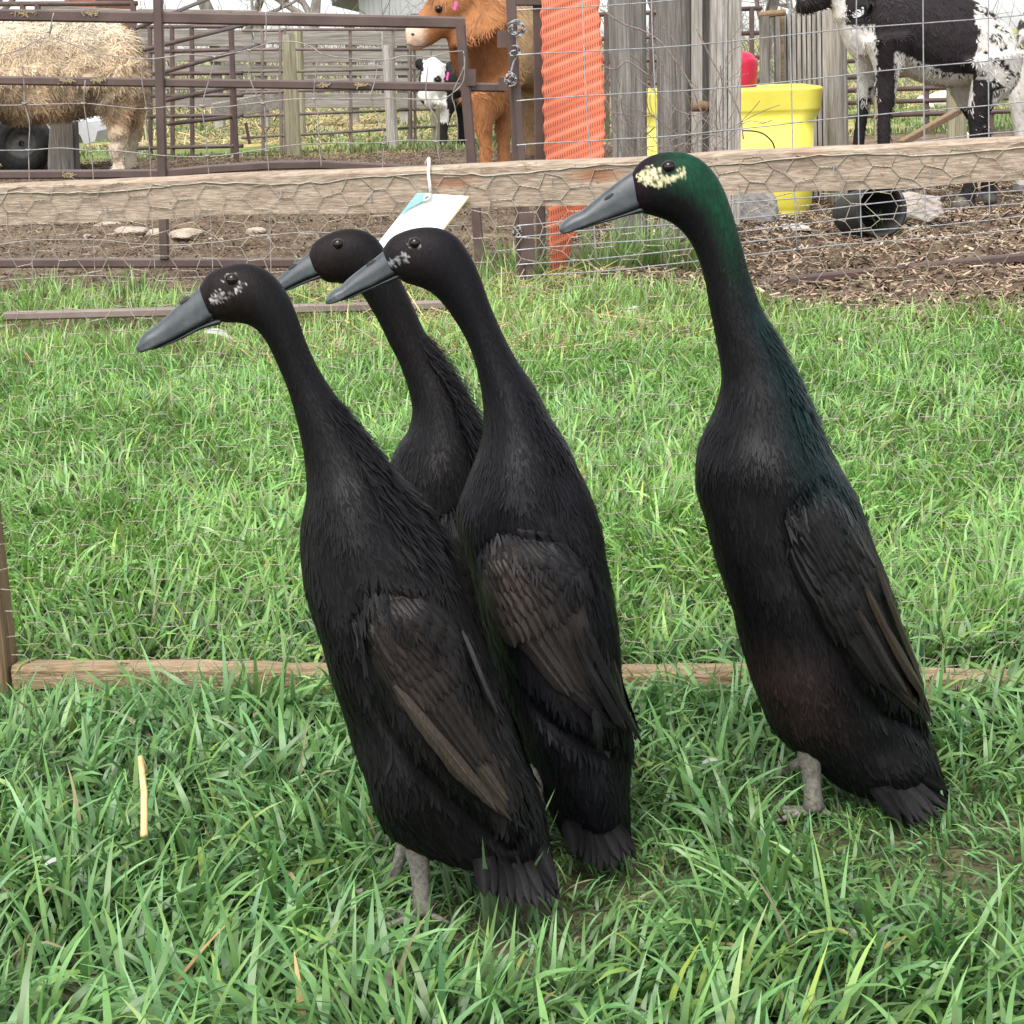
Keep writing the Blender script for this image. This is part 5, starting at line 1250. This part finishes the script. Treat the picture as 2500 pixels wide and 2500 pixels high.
# middle front duck
zC = zc(650, 500, 3.22)
make_duck('black duck third from the left with a pale brown patch on its wing', 1.75,
    [(745,519,722,470,.0115),(765,533,742,446,.0165),(790,541,782,431,.0195),(815,553,825,430,.0205),(838,576,860,446,.020),(858,604,886,480,.0195),(876,634,905,520,.0195),(891,668,922,568,.020),(902,708,944,620,.022),(910,752,972,675,.026),(911,800,1005,725,.033),(903,845,1037,785,.042),(887,888,1072,840,.051),(870,935,1100,900,.059),(866,985,1122,960,.065),(877,1045,1142,1020,.068),(890,1100,1153,1080,.070),(903,1160,1164,1140,.070),(920,1220,1171,1200,.069),(936,1280,1177,1265,.067),(952,1335,1183,1325,.063),(978,1385,1186,1385,.056),(1002,1435,1187,1440,.048),(1022,1490,1187,1495,.039),(1045,1545,1188,1550,.028),(1070,1590,1190,1585,.016)],
    dict(upper=[(734,462,757,513,.0102),(724,473,742,520,.0104),(706,488,724,529,.0102),(683,505,703,540,.0100),(660,523,678,550,.0102),(642,540,655,560,.0108),(630,546,641,568,.0114),(621,554,629,572,.0110),(616,561,621,573,.0098),(614,566,617,573,.0075)],
         lower=[(757,511,752,526,.009),(724,527,720,538,.009),(695,541,691,549,.0088),(667,553,664,561,.0086),(645,562,643,568,.008)], nostril=(701,497,.55)),
    (783, 459), [(zC([(925,470),(960,430),(1040,390),(1090,360),(1140,380),(1120,430),(1040,460),(960,490)]), (.20, .20, .205), .72), (zC([(1100,330),(1130,280),(1170,250),(1225,270),(1220,350),(1205,300),(1170,270),(1140,300),(1125,340)]), (.16, .16, .165), .75)],
    col_black((.98, .96, 1.12)), dict(U=[(955,995),(1045,1005),(1098,1060),(1118,1150),(1142,1250),(1185,1385)], L=[(918,1030),(915,1098),(938,1175),(978,1238),(1045,1310),(1180,1395)],
        extra=[((1095,1180),(1190,1400),7,(.010,.009,.010)),((1115,1335),(1138,1430),8,(.010,.010,.011)),((1080,1200),(1165,1380),8,(.009,.008,.009))], bulge=[(1050,1400,50,90,-.3,.011),(1130,1500,45,80,-.1,.010),(960,900,80,55,0,.005)]),
    [((1070,1540),(1085,1610),15,-.02),((1085,1545),(1110,1630),16,-.014),((1100,1550),(1135,1641),17,-.006),((1115,1555),(1160,1640),17,.0),((1130,1550),(1182,1628),16,.008),((1145,1545),(1200,1605),15,.015)],
    [(1010,1480,1000,1580,30,-.02,.2,False),(1030,1480,1015,1560,30,.04,.1,False)], 13, eye_r=10.8,
    wcols=dict(dark=(.0068,.0064,.0074), brown=(.026,.020,.017), primary=(.010,.0085,.009), patchv=.75), ruff=[(9.5,12,.12)])

# hindmost duck
make_duck('hindmost black duck, its head just left of the hanging white card', 1.93,
    [(602,522,583,478,.011),(618,532,596,455,.0155),(640,534,630,437,.0185),(662,540,668,432,.020),(683,556,703,444,.0195),(700,582,728,475,.019),(716,610,752,520,.0185),(733,645,778,575,.0185),(752,682,803,628,.020),(768,725,835,675,.024),(778,770,868,722,.031),(770,812,897,775,.040),(748,845,925,830,.050),(730,890,950,890,.058),(728,950,975,950,.063),(740,1020,1000,1020,.066),(760,1100,1025,1100,.066),(785,1190,1050,1180,.064),(815,1270,1075,1260,.058),(845,1340,1095,1330,.048),(890,1400,1110,1395,.038),(950,1440,1125,1440,.026),(1010,1465,1135,1465,.015)],
    dict(upper=[(593,468,613,513,.0102),(583,477,604,518,.0104),(564,491,584,525,.0102),(545,506,562,535,.010),(527,522,541,545,.0102),(511,537,522,552,.0106),(500,548,507,557,.0100),(492,555,495,560,.0075),(489,558,490,560,.0045)],
         lower=[(613,511,610,524,.009),(585,523,581,533,.009),(558,535,554,544,.0088),(532,547,529,553,.0085),(510,556,508,560,.007)], nostril=(553,504,.5)),
    (638, 461), [], col_black((1.12, 1, .98)), dict(U=[(880,950),(930,980),(965,1060),(1000,1160),(1030,1250),(1085,1360)], L=[(830,980),(838,1060),(870,1140),(910,1220),(970,1290),(1080,1370)]),
    [((1010,1430),(1030,1500),15,-.02),((1025,1430),(1055,1515),16,-.01),((1040,1435),(1085,1520),16,0),((1055,1435),(1110,1510),15,.01)],
    [(890,1390,880,1470,28,-.02,.2,False),(915,1390,900,1470,28,.04,.1,False)], 14, eye_r=10.5, ruff=[(8,12.5,.7)])
# ================================================================== CATTLE
def organic(name, tubes, mat, parent, voxel=.012, smooth=6, colfun=None, lump=0):
    m = MB()
    for pts, rad, ry in tubes:
        P = catmull(np.array([[*p] for p in pts]), 5); Rr = catmull(np.array([[r_, y_] for r_, y_ in zip(rad, ry)]), 5)
        m.tube([Vector(p) for p in P], [max(.003, r_[0]) for r_ in Rr], 16, ry=[r_[1] for r_ in Rr])
    me = bpy.data.meshes.new(name); me.from_pydata(m.v, [], m.f); o = bpy.data.objects.new(name, me); COL.objects.link(o)
    r_ = o.modifiers.new('r', 'REMESH'); r_.mode = 'VOXEL'; r_.voxel_size = voxel
    s_ = o.modifiers.new('s', 'SMOOTH'); s_.iterations = smooth; s_.factor = .6
    dg = bpy.context.evaluated_depsgraph_get(); me2 = bpy.data.meshes.new_from_object(o.evaluated_get(dg)); bpy.data.objects.remove(o)
    me2.name = name; n = len(me2.vertices); V = np.empty(n * 3, np.float32); me2.vertices.foreach_get('co', V); V = V.reshape(-1, 3)
    if lump:
        N = np.empty(n * 3, np.float32); me2.vertices.foreach_get('normal', N); N = N.reshape(-1, 3)
        V = V + N * ((fbm(V[:, 0] + V[:, 1] * .7, V[:, 2], 77, 11, 3) - .5) * lump)[:, None].astype(np.float32); me2.vertices.foreach_set('co', V.ravel().astype(np.float32)); me2.update()
    a = me2.color_attributes.new('Col', 'FLOAT_COLOR', 'POINT'); c = np.ones((n, 4), np.float32); c[:, :3] = colfun(*topx(V), V); a.data.foreach_set('color', c.ravel())
    me2.polygons.foreach_set('use_smooth', [True] * len(me2.polygons)); me2.materials.clear()
    ob = link_mesh(name, me2, mat, parent); return ob
def topx(V):
    d = V - A3(CAM)[None]; z = d @ A3(fw); return 1250 + F * (d @ A3(rt)) / z, 1250 - F * (d @ A3(up)) / z
def fur(body, n, L, W, colfun, parent, seed, comb=(.25, 0, -1), lift=.35, curl=.35, name='coat_hair', jit=.45, keep=None, short=None):
    r_ = np.random.default_rng(seed); me = body.data; me.calc_loop_triangles(); T = np.empty(len(me.loop_triangles) * 3, np.int32); me.loop_triangles.foreach_get('vertices', T); T = T.reshape(-1, 3)
    V = np.empty(len(me.vertices) * 3, np.float32); me.vertices.foreach_get('co', V); V = V.reshape(-1, 3)
    a, b, c = V[T[:, 0]], V[T[:, 1]], V[T[:, 2]]; nr = np.cross(b - a, c - a); ar = np.linalg.norm(nr, axis=1); nr /= ar[:, None] + 1e-9
    k = r_.choice(len(T), n, p=ar / ar.sum()); u, v = r_.random(n), r_.random(n); f = u + v > 1; u[f] = 1 - u[f]; v[f] = 1 - v[f]
    P = a[k] + (b[k] - a[k]) * u[:, None] + (c[k] - a[k]) * v[:, None]; N = nr[k]
    cl = fbm(P[:, 0] * 1.0, P[:, 2] * 1.0, seed, 9, 2)[:, None]
    D = np.array(comb)[None] + r_.normal(0, jit, (n, 3)) + (cl - .5) * np.array([3.0, 0, .6])[None]
    D -= N * (D * N).sum(1)[:, None]; D /= np.linalg.norm(D, axis=1)[:, None] + 1e-9
    Ls = L * r_.uniform(.5, 1.3, n)
    if keep is not None:
        hx, hy = topx(P); Ls = np.where(keep(hx, hy), Ls, Ls * .42)
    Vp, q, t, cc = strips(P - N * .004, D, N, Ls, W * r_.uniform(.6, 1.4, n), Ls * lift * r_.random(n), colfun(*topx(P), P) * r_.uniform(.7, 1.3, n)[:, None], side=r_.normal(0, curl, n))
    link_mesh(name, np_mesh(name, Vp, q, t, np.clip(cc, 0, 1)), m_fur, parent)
def tb(D, pts, dy=0.0, ry=1.0):
    """pts: (px, py, r_px[, dy])"""
    P = []; Rr = []; Y_ = []
    for p in pts:
        Y = D + (p[3] if len(p) > 3 else dy); v = at(p[0], p[1], Y); P.append((v.x, v.y, v.z)); Rr.append(p[2] * Y / F); Y_.append(p[4] if len(p) > 4 else ry)
    return P, Rr, Y_
def hoofs(D, pos, parent, r_=.035):
    mh = simple('hoof_horn', (.05, .04, .035), (.12, .10, .085), 40, rough=.6, bs=.2)
    for x, dy in pos:
        g = at(x, 300, D + dy); m = MB(); m.tube([(g.x, g.y, .0), (g.x, g.y, .02), (g.x, g.y + .004, .05)], [r_ * 1.15, r_ * 1.1, r_ * .8], 12); m.build('hoof', mh, parent, smooth=True)
def gy_of(x, D):       # image row of the ground at column x, depth D
    p = Vector((at(x, 300, D).x, D, 0)); return float(topx(np.array([[*p]]))[1][0])
def eyeball(x, y, Y, r_, parent):
    c = at(x, y, Y); import bmesh; bm = bmesh.new(); bmesh.ops.create_uvsphere(bm, u_segments=14, v_segments=10, radius=r_)
    for v in bm.verts: v.co += c
    me = bpy.data.meshes.new('eye'); bm.to_mesh(me); bm.free(); me.polygons.foreach_set('use_smooth', [True] * len(me.polygons)); link_mesh('eye', me, m_eye, parent)

# --- tan shaggy cow at the left
def tan_cow():
    D = 13.2; g = gy_of(290, D); gl = gy_of(-60, D); root = empty('cow', (at(100, 300, D).x, D, 0), 'shaggy cream-tan cow seen side on behind the steel gate at the left', 'cow')
    T = [tb(D, [(-330, 150, 60), (-260, 150, 85), (-180, 165, 108), (-60, 174, 116), (60, 178, 119), (160, 175, 116), (240, 160, 103), (290, 155, 88), (318, 165, 60), (330, 175, 36)], 0, .78),
         tb(D, [(270, 170, 78), (283, 215, 62), (282, 260, 44), (285, 300, 30), (290, 335, 24), (287, 370, 20), (287, g - 6, 21)], -.14, .8),
         tb(D, [(280, 180, 70), (305, 230, 50), (318, 280, 30), (325, 315, 21), (322, 360, 18), (320, g - 12, 18)], .2, .8),
         tb(D, [(-70, 200, 70), (-60, 270, 40), (-58, 330, 26), (-55, gl - 8, 22)], -.14, .8), tb(D, [(-100, 200, 60), (-110, 280, 34), (-112, gl - 12, 21)], .2, .8),
         tb(D, [(326, 120, 14), (338, 150, 12), (341, 200, 12), (338, 260, 13), (334, 320, 9)], 0, 1),
         tb(D, [(-300, 130, 80), (-380, 90, 62), (-430, 100, 55), (-480, 150, 36), (-500, 175, 30)], 0, .9)]
    def cf(x, y, V):
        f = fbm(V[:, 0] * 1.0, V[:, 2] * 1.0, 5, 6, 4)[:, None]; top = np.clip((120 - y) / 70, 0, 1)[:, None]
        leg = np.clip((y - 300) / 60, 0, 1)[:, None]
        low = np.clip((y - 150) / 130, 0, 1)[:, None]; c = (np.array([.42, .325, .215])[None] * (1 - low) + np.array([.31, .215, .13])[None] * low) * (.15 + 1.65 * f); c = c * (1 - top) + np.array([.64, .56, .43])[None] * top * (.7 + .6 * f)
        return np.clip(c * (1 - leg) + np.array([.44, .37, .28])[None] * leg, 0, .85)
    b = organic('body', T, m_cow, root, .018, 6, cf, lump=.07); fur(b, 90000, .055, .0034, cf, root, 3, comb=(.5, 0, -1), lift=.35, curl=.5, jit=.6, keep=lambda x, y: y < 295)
    hoofs(D, [(287, -.14), (320, .2), (-55, -.14), (-112, .2)], root, .04)
tan_cow()
# --- brown cow
def brown_cow():
    D = 12.3; g = gy_of(1190, D); root = empty('cow', (at(1220, 300, D).x, D, 0), 'red-brown long-haired cow looking left over the steel gate', 'cow')
    T = [tb(D, [(1185, 150, 95, 0, .85), (1215, 110, 110, .25, .9), (1260, 100, 120, .6, .9), (1300, 110, 118, 1.0, .9), (1330, 120, 100, 1.4, .9), (1345, 135, 60, 1.6, .9)]),
         tb(D, [(1180, 215, 74), (1195, 255, 48), (1200, 290, 26)], -.02, .8),
         tb(D, [(1175, 90, 85), (1155, 40, 72), (1135, -10, 62), (1125, -40, 48)], -.05, .8),
         tb(D, [(1135, -25, 52), (1105, 8, 54), (1072, 42, 46), (1042, 72, 38), (1018, 86, 35), (1002, 92, 31), (992, 94, 24)], -.1, .85),
         tb(D, [(1170, 230, 40), (1178, 290, 28), (1184, 335, 19), (1186, 370, 16), (1186, g - 8, 18)], -.08, .9), tb(D, [(1235, 230, 40), (1232, 290, 27), (1230, 335, 18), (1230, 370, 15), (1230, g - 12, 17)], .08, .9),
         tb(D, [(1295, 220, 60), (1300, 290, 34), (1302, 350, 20), (1302, 385, 18)], 1.2, .9), tb(D, [(1345, 220, 60), (1350, 290, 34), (1352, 380, 18)], 1.5, .9),
         tb(D, [(1125, -30, 14), (1150, -22, 22), (1175, -10, 12)], -.15, .5), tb(D, [(1118, -40, 14), (1100, -48, 18), (1085, -40, 9)], .15, .5)]
    def cf(x, y, V):
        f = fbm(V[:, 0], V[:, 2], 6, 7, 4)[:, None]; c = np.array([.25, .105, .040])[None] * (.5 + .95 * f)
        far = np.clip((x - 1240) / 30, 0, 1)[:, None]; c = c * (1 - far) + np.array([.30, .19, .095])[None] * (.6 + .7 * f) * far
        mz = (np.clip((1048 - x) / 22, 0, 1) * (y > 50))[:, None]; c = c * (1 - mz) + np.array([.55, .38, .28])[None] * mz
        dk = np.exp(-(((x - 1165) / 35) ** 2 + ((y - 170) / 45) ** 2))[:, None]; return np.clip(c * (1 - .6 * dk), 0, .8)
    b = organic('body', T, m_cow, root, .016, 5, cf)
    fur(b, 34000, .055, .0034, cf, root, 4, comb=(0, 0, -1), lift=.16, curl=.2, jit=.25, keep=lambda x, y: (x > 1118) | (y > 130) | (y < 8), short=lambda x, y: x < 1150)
    eyeball(1071, 22, D - .195, .022, root); hoofs(D, [(1186, -.08), (1230, .08)], root, .045)
    m = MB(); p = at(1008, 84, D - .19); m.tube([p + Vector((-.012, 0, .004)), p, p + Vector((.01, 0, -.002))], [.003, .009, .004], 8); m.build('nostril', m_billdark, root, smooth=True)
    m = MB(); m.tube([at(994, 108, D - .15), at(1012, 114, D - .185), at(1035, 112, D - .20), at(1052, 103, D - .20)], [.003, .004, .004, .002], 6); m.build('mouth', m_billdark, root, smooth=True)
    m_tag = simple('pink_tag', (.62, .06, .30), (.7, .1, .36), 30, rough=.5, bs=0)
    m = MB(); m.bar(at(1114, 4, D - .27), at(1109, 24, D - .27), .016, .004, (0, 1, 0)); m.build('ear_tag', m_tag, root)
    return m_tag
m_tag = brown_cow()
# --- white-faced black calf
def face_calf():
    D = 15.5; g = gy_of(1070, D); root = empty('calf', (at(1100, 300, D).x, D, 0), 'black calf with a white face peering left below the brown cow', 'calf')
    T = [tb(D, [(1075, 150, 20), (1062, 170, 32), (1055, 200, 33), (1048, 228, 28), (1040, 248, 24), (1034, 255, 17)], -.1, .85),
         tb(D, [(1072, 240, 26), (1060, 250, 24)], -.1, .8),
         tb(D, [(1040, 158, 10), (1025, 156, 14), (1013, 155, 8)], -.06, .5), tb(D, [(1085, 160, 12), (1098, 172, 14), (1104, 185, 8)], -.06, .5),
         tb(D, [(1085, 185, 40), (1115, 200, 55), (1150, 210, 62, .3), (1210, 210, 68, .6), (1280, 215, 66, .9), (1320, 220, 40, 1.1)], 0, .85),
         tb(D, [(1100, 240, 26), (1088, 280, 15), (1084, 315, 10), (1083, g - 5, 11)], -.05, .9), tb(D, [(1130, 240, 26), (1128, 290, 14), (1126, g - 7, 11)], .2, .9),
         tb(D, [(1270, 240, 36), (1276, 290, 17), (1276, g - 40, 11)], .8, .9), tb(D, [(1310, 240, 36), (1316, 290, 17), (1316, g - 45, 11)], 1.1, .9)]
    def cf(x, y, V):
        j = (fbm(V[:, 0], V[:, 2], 8, 20, 2) - .5) * 16
        wt = ((x + j > 1024) & (x + j < 1084) & (y < 232)) | ((x < 1090) & (y >= 225) & (y < 280)) | ((y > 268) & (x < 1096) & (y < 300))
        ear = ((x < 1034) & (y < 175)); wt &= ~ear
        ey = ((x - 1069) ** 2 + (y - 195) ** 2 < 90); nz = ((x < 1036) & (y > 245) & (y < 275)); wt &= ~(ey | nz)
        return np.where(wt[:, None], np.array([.56, .54, .50])[None], np.array([.010, .009, .009])[None])
    b = organic('body', T, m_cow, root, .011, 3, cf); fur(b, 5000, .03, .004, cf, root, 5, lift=.15, curl=.15, jit=.25); hoofs(D, [(1083, -.05), (1126, .2)], root, .025)
    m = MB(); m.bar(at(1094, 176, D - .30), at(1091, 196, D - .30), .015, .004, (0, 1, 0)); m.build('ear_tag', m_tag, root); eyeball(1069, 195, D - .19, .014, root)
face_calf()
# --- black and white calf at the right
def pied_calf():
    D = 8.7; g = gy_of(2360, D - .1); root = empty('calf', (at(2250, 300, D).x, D, 0), 'black calf with white belly and speckled white rump at the upper right', 'calf')
    T = [tb(D, [(2118, 45, 70), (2140, 45, 98), (2180, 48, 112), (2240, 70, 113), (2310, 98, 112), (2370, 112, 98), (2425, 130, 74), (2460, 150, 45)], 0, .85),
         tb(D, [(2112, 40, 70), (2118, 90, 60), (2126, 130, 46)], 0, .8),
         tb(D, [(2110, 10, 84), (2085, -40, 62), (2070, -80, 52)], 0, .8),
         tb(D, [(2075, -75, 52), (2050, -50, 50), (2015, -22, 40), (1978, 0, 32), (1955, 8, 26), (1944, 8, 18)], 0, .85),
         tb(D, [(2165, 90, 60), (2168, 140, 44), (2165, 190, 28), (2163, 235, 24), (2160, 275, 17), (2158, 315, 17), (2158, 400, 15), (2156, 445, 19), (2152, g - 14, 20)], -.13, .9),
         tb(D, [(2125, 130, 42), (2118, 180, 27), (2112, 232, 21), (2106, 275, 15), (2098, 330, 15), (2094, 400, 14), (2090, 440, 17), (2086, g - 24, 18)], .13, .9),
         tb(D, [(2425, 135, 74), (2428, 185, 60), (2408, 225, 42), (2392, 262, 30), (2388, 290, 25), (2384, 330, 19), (2378, 400, 16), (2368, 455, 18), (2358, 485, 20), (2352, g - 8, 20)], -.13, .85),
         tb(D, [(2390, 140, 60), (2355, 195, 44), (2362, 240, 30), (2384, 285, 22), (2400, 330, 17), (2408, 400, 15), (2412, 450, 18), (2414, g - 22, 19)], .14, .85)]
    def cf(x, y, V):
        n1 = (fbm(V[:, 0], V[:, 2], 14, 9, 3) - .5) * 60; n2 = fbm(V[:, 0], V[:, 2], 15, 42, 2)
        xx = x + n1
        wt = (xx > 2392) & (y < 262) & ~((xx < 2420) & (y > 195))
        wt |= (y + n1 * .4 > 128 + (x - 2190) * .42) & (x > 2185) & (x < 2372) & (y < 262)
        wt |= (x < 2136 + n1 * .3) & (y > 62) & (y < 215)
        wt |= (x < 2064) & (x > 2030) & (y > -30) & (y < 80)
        wt |= (np.abs(x - 2112) < 30) & (y > 215) & (y < 262) & (n2 > .45)
        wt |= (x > 2330) & (x < 2375) & (y > 180) & (y < 250)
        spk = (n2 < .36) & (x > 2380) & (y < 262); wt &= ~spk
        wt |= (n2 > .70) & (x > 2340) & (y > 225) & (y < 310)
        blk = np.array([.014, .010, .011])[None] * (.7 + .6 * n2[:, None])
        return np.where(wt[:, None], np.array([.48, .46, .42])[None] * (.8 + .35 * n2[:, None]), blk)
    b = organic('body', T, m_cow, root, .011, 4, cf); fur(b, 22000, .032, .0035, cf, root, 6, comb=(.6, 0, -.9), lift=.18, curl=.2, jit=.3)
    hoofs(D, [(2152, -.13), (2086, .13), (2352, -.13), (2414, .14)], root, .036)
    m = MB(); p = at(1962, 2, D - .1); m.tube([p + Vector((-.012, 0, .004)), p, p + Vector((.012, 0, -.002))], [.003, .008, .004], 8); m.build('nostril', m_billdark, root, smooth=True)
    eyeball(2030, -52, D - .075, .018, root)
pied_calf()
def edge_calf():
    D = 9.3; g = gy_of(2495, D); root = empty('calf', (at(2600, 300, D).x, D, 0), 'white-legged calf mostly cut off by the right edge of the picture', 'calf')
    T = [tb(D, [(2510, 120, 50), (2560, 90, 95), (2640, 80, 110), (2740, 80, 112), (2840, 80, 100), (2900, 60, 70)], 0, .85),
         tb(D, [(2525, 130, 52), (2505, 180, 34), (2490, 240, 28), (2490, 290, 20), (2495, 360, 17), (2495, g - 8, 19)], -.12, .9), tb(D, [(2560, 140, 50), (2545, 220, 30), (2545, 300, 20), (2545, g - 14, 18)], .14, .9),
         tb(D, [(2500, 85, 12), (2489, 92, 11), (2484, 110, 8), (2492, 160, 8), (2497, 220, 6)], -.05, 1),
         tb(D, [(2800, 150, 50), (2800, 250, 26), (2800, g - 20, 17)], -.12, .9), tb(D, [(2850, 150, 50), (2850, 250, 26), (2850, g - 24, 17)], .12, .9), tb(D, [(2890, 60, 66), (2950, 10, 50), (3010, 20, 40), (3060, 50, 28)], 0, .85)]
    def cf(x, y, V):
        n2 = fbm(V[:, 0], V[:, 2], 19, 12, 3); k = (y < 120) & (n2 < .58)
        return np.where(k[:, None], np.array([.03, .026, .026])[None], np.array([.48, .45, .41])[None])
    b = organic('body', T, m_cow, root, .014, 4, cf); fur(b, 7000, .03, .004, cf, root, 7, lift=.15, curl=.2, jit=.3); hoofs(D, [(2495, -.12), (2545, .14), (2800, -.12), (2850, .12)], root, .036)
edge_calf()
def lying_calf():
    D = 20.0; root = empty('calf', (at(2300, 250, D).x, D, 0), 'white calf lying on the straw far behind, under the belly of the pied calf', 'calf'); g = gy_of(2290, D)
    T = [tb(D, [(2262, g - 14, 10), (2280, g - 18, 18), (2305, g - 20, 22), (2330, g - 18, 20), (2345, g - 14, 12)], 0, 1), tb(D, [(2268, g - 16, 12), (2250, g - 18, 12), (2238, g - 12, 7)], -.1, 1), tb(D, [(2280, g - 6, 6), (2262, g - 4, 5)], -.15, 1)]
    cf = lambda x, y, V: np.tile(np.array([[.66, .60, .54]]), (len(V), 1)); organic('body', T, m_cow, root, .012, 3, cf)
lying_calf()
# ================================================================== SMALL THINGS
def stalk():
    a = gnd(345, 1850); m = MB(); p0 = at(343, 1848, a.y - .06); p1 = at(352, 2035, a.y - .12)
    q0 = gnd(352, 2040, .05); q1 = gnd(343, 1850, .075); m.tube([q0, q0.lerp(q1, .5) + Vector((.002, 0, .002)), q1], [.0035, .0034, .003], 7); m.tube([q1, q1 + Vector((.006, .004, -.018))], [.0025, .0012], 5)
    o = m.build('straw_stalk', m_strawstalk, None, smooth=True); tag(o, 'single thick yellow straw stalk resting on the grass at the left', 'straw stalk')
m_strawstalk = simple('dry_stalk', (.50, .36, .13), (.66, .52, .24), 60, rough=.6, bs=.1)
stalk()
def small_feather(x, y, L, ang, z, label, up_=.3):
    p = gnd(x, y, z); mt = m_white_f; d = Vector((math.cos(ang), math.sin(ang) * .6, up_)).normalized(); s = Vector((-d.y, d.x, .5)).normalized(); V = []; n_ = 8
    for i in range(n_ + 1):
        t = i / n_; wv = L * .16 * math.sin(math.pi * min(1, t * .9 + .12)) ** .6
        for k in (-1, 0, 1): V.append(p + d * L * t + s * wv * k + Vector((0, 0, L * .12 * math.sin(math.pi * t) - abs(k) * L * .02)))
    m = MB(); m.add(V, [(i * 3 + j, i * 3 + j + 1, (i + 1) * 3 + j + 1, (i + 1) * 3 + j) for i in range(n_) for j in (0, 1)]); o = m.build('loose_feather', mt, None, smooth=True); tag(o, label, 'feather')
m_white_f = mat_leaf('white_feather', .4, .6); 
for l in list(m_white_f.node_tree.links):
    pass
for nd in m_white_f.node_tree.nodes:
    if nd.type == 'BSDF_PRINCIPLED': 
        for l in list(nd.inputs['Base Color'].links): m_white_f.node_tree.links.remove(l)
        nd.inputs['Base Color'].default_value = (.42, .42, .40, 1)
    if nd.type == 'BSDF_TRANSLUCENT':
        for l in list(nd.inputs[0].links): m_white_f.node_tree.links.remove(l)
        nd.inputs[0].default_value = (.42, .42, .40, 1)
small_feather(500, 808, .075, -.35, .055, 'white barred feather in the grass below the bill of the left duck', -.25)
small_feather(1530, 760, .035, .5, .05, 'small white feather on the grass beside the neck of the right duck', .3)
small_feather(1715, 1862, .016, .2, .05, 'tiny white down feather by the foot of the right duck', .1)
small_feather(110, 2110, .016, .4, .05, 'pale feather scrap in the grass at the lower left', .2)
for k, (x, y, n_, L0, L1, w_, lab) in enumerate(((1560, 660, 150, .10, .24, .006, 'tall green tuft at the foot of the thick grey post'), (1470, 680, 120, .10, .22, .006, 'tall green tuft right below the orange sheet'), (1262, 700, 90, .10, .22, .006, 'tall green tuft around the gate post'),
        (1660, 660, 110, .08, .20, .006, 'grass tuft under the wide grey post'), (1150, 720, 60, .07, .15, .005, 'small tuft left of the gate post'), (120, 725, 90, .05, .11, .005, 'dark tuft at the far left edge of the soil'), (330, 725, 90, .05, .12, .005, 'tuft of grass above the bill of the left duck'),
        (2170, 575, 22, .08, .16, .006, 'few bright blades in front of the black bucket'))):
    g = gnd(x, y); o = tall_tuft('grass_tuft', g.x, g.y, n_, L0, L1, w_, .10 if k < 7 else .05, lab, lay=.35, base=(.20, .31, .09))
# a few broad blades in front of the left duck's tail
g = gnd(1215, 2245); tall_tuft('grass_tuft', g.x, g.y, 16, .08, .145, .0062, .05, 'broad pale blades standing in front of the tail of the left duck', base=(.18, .29, .13), lay=.22)
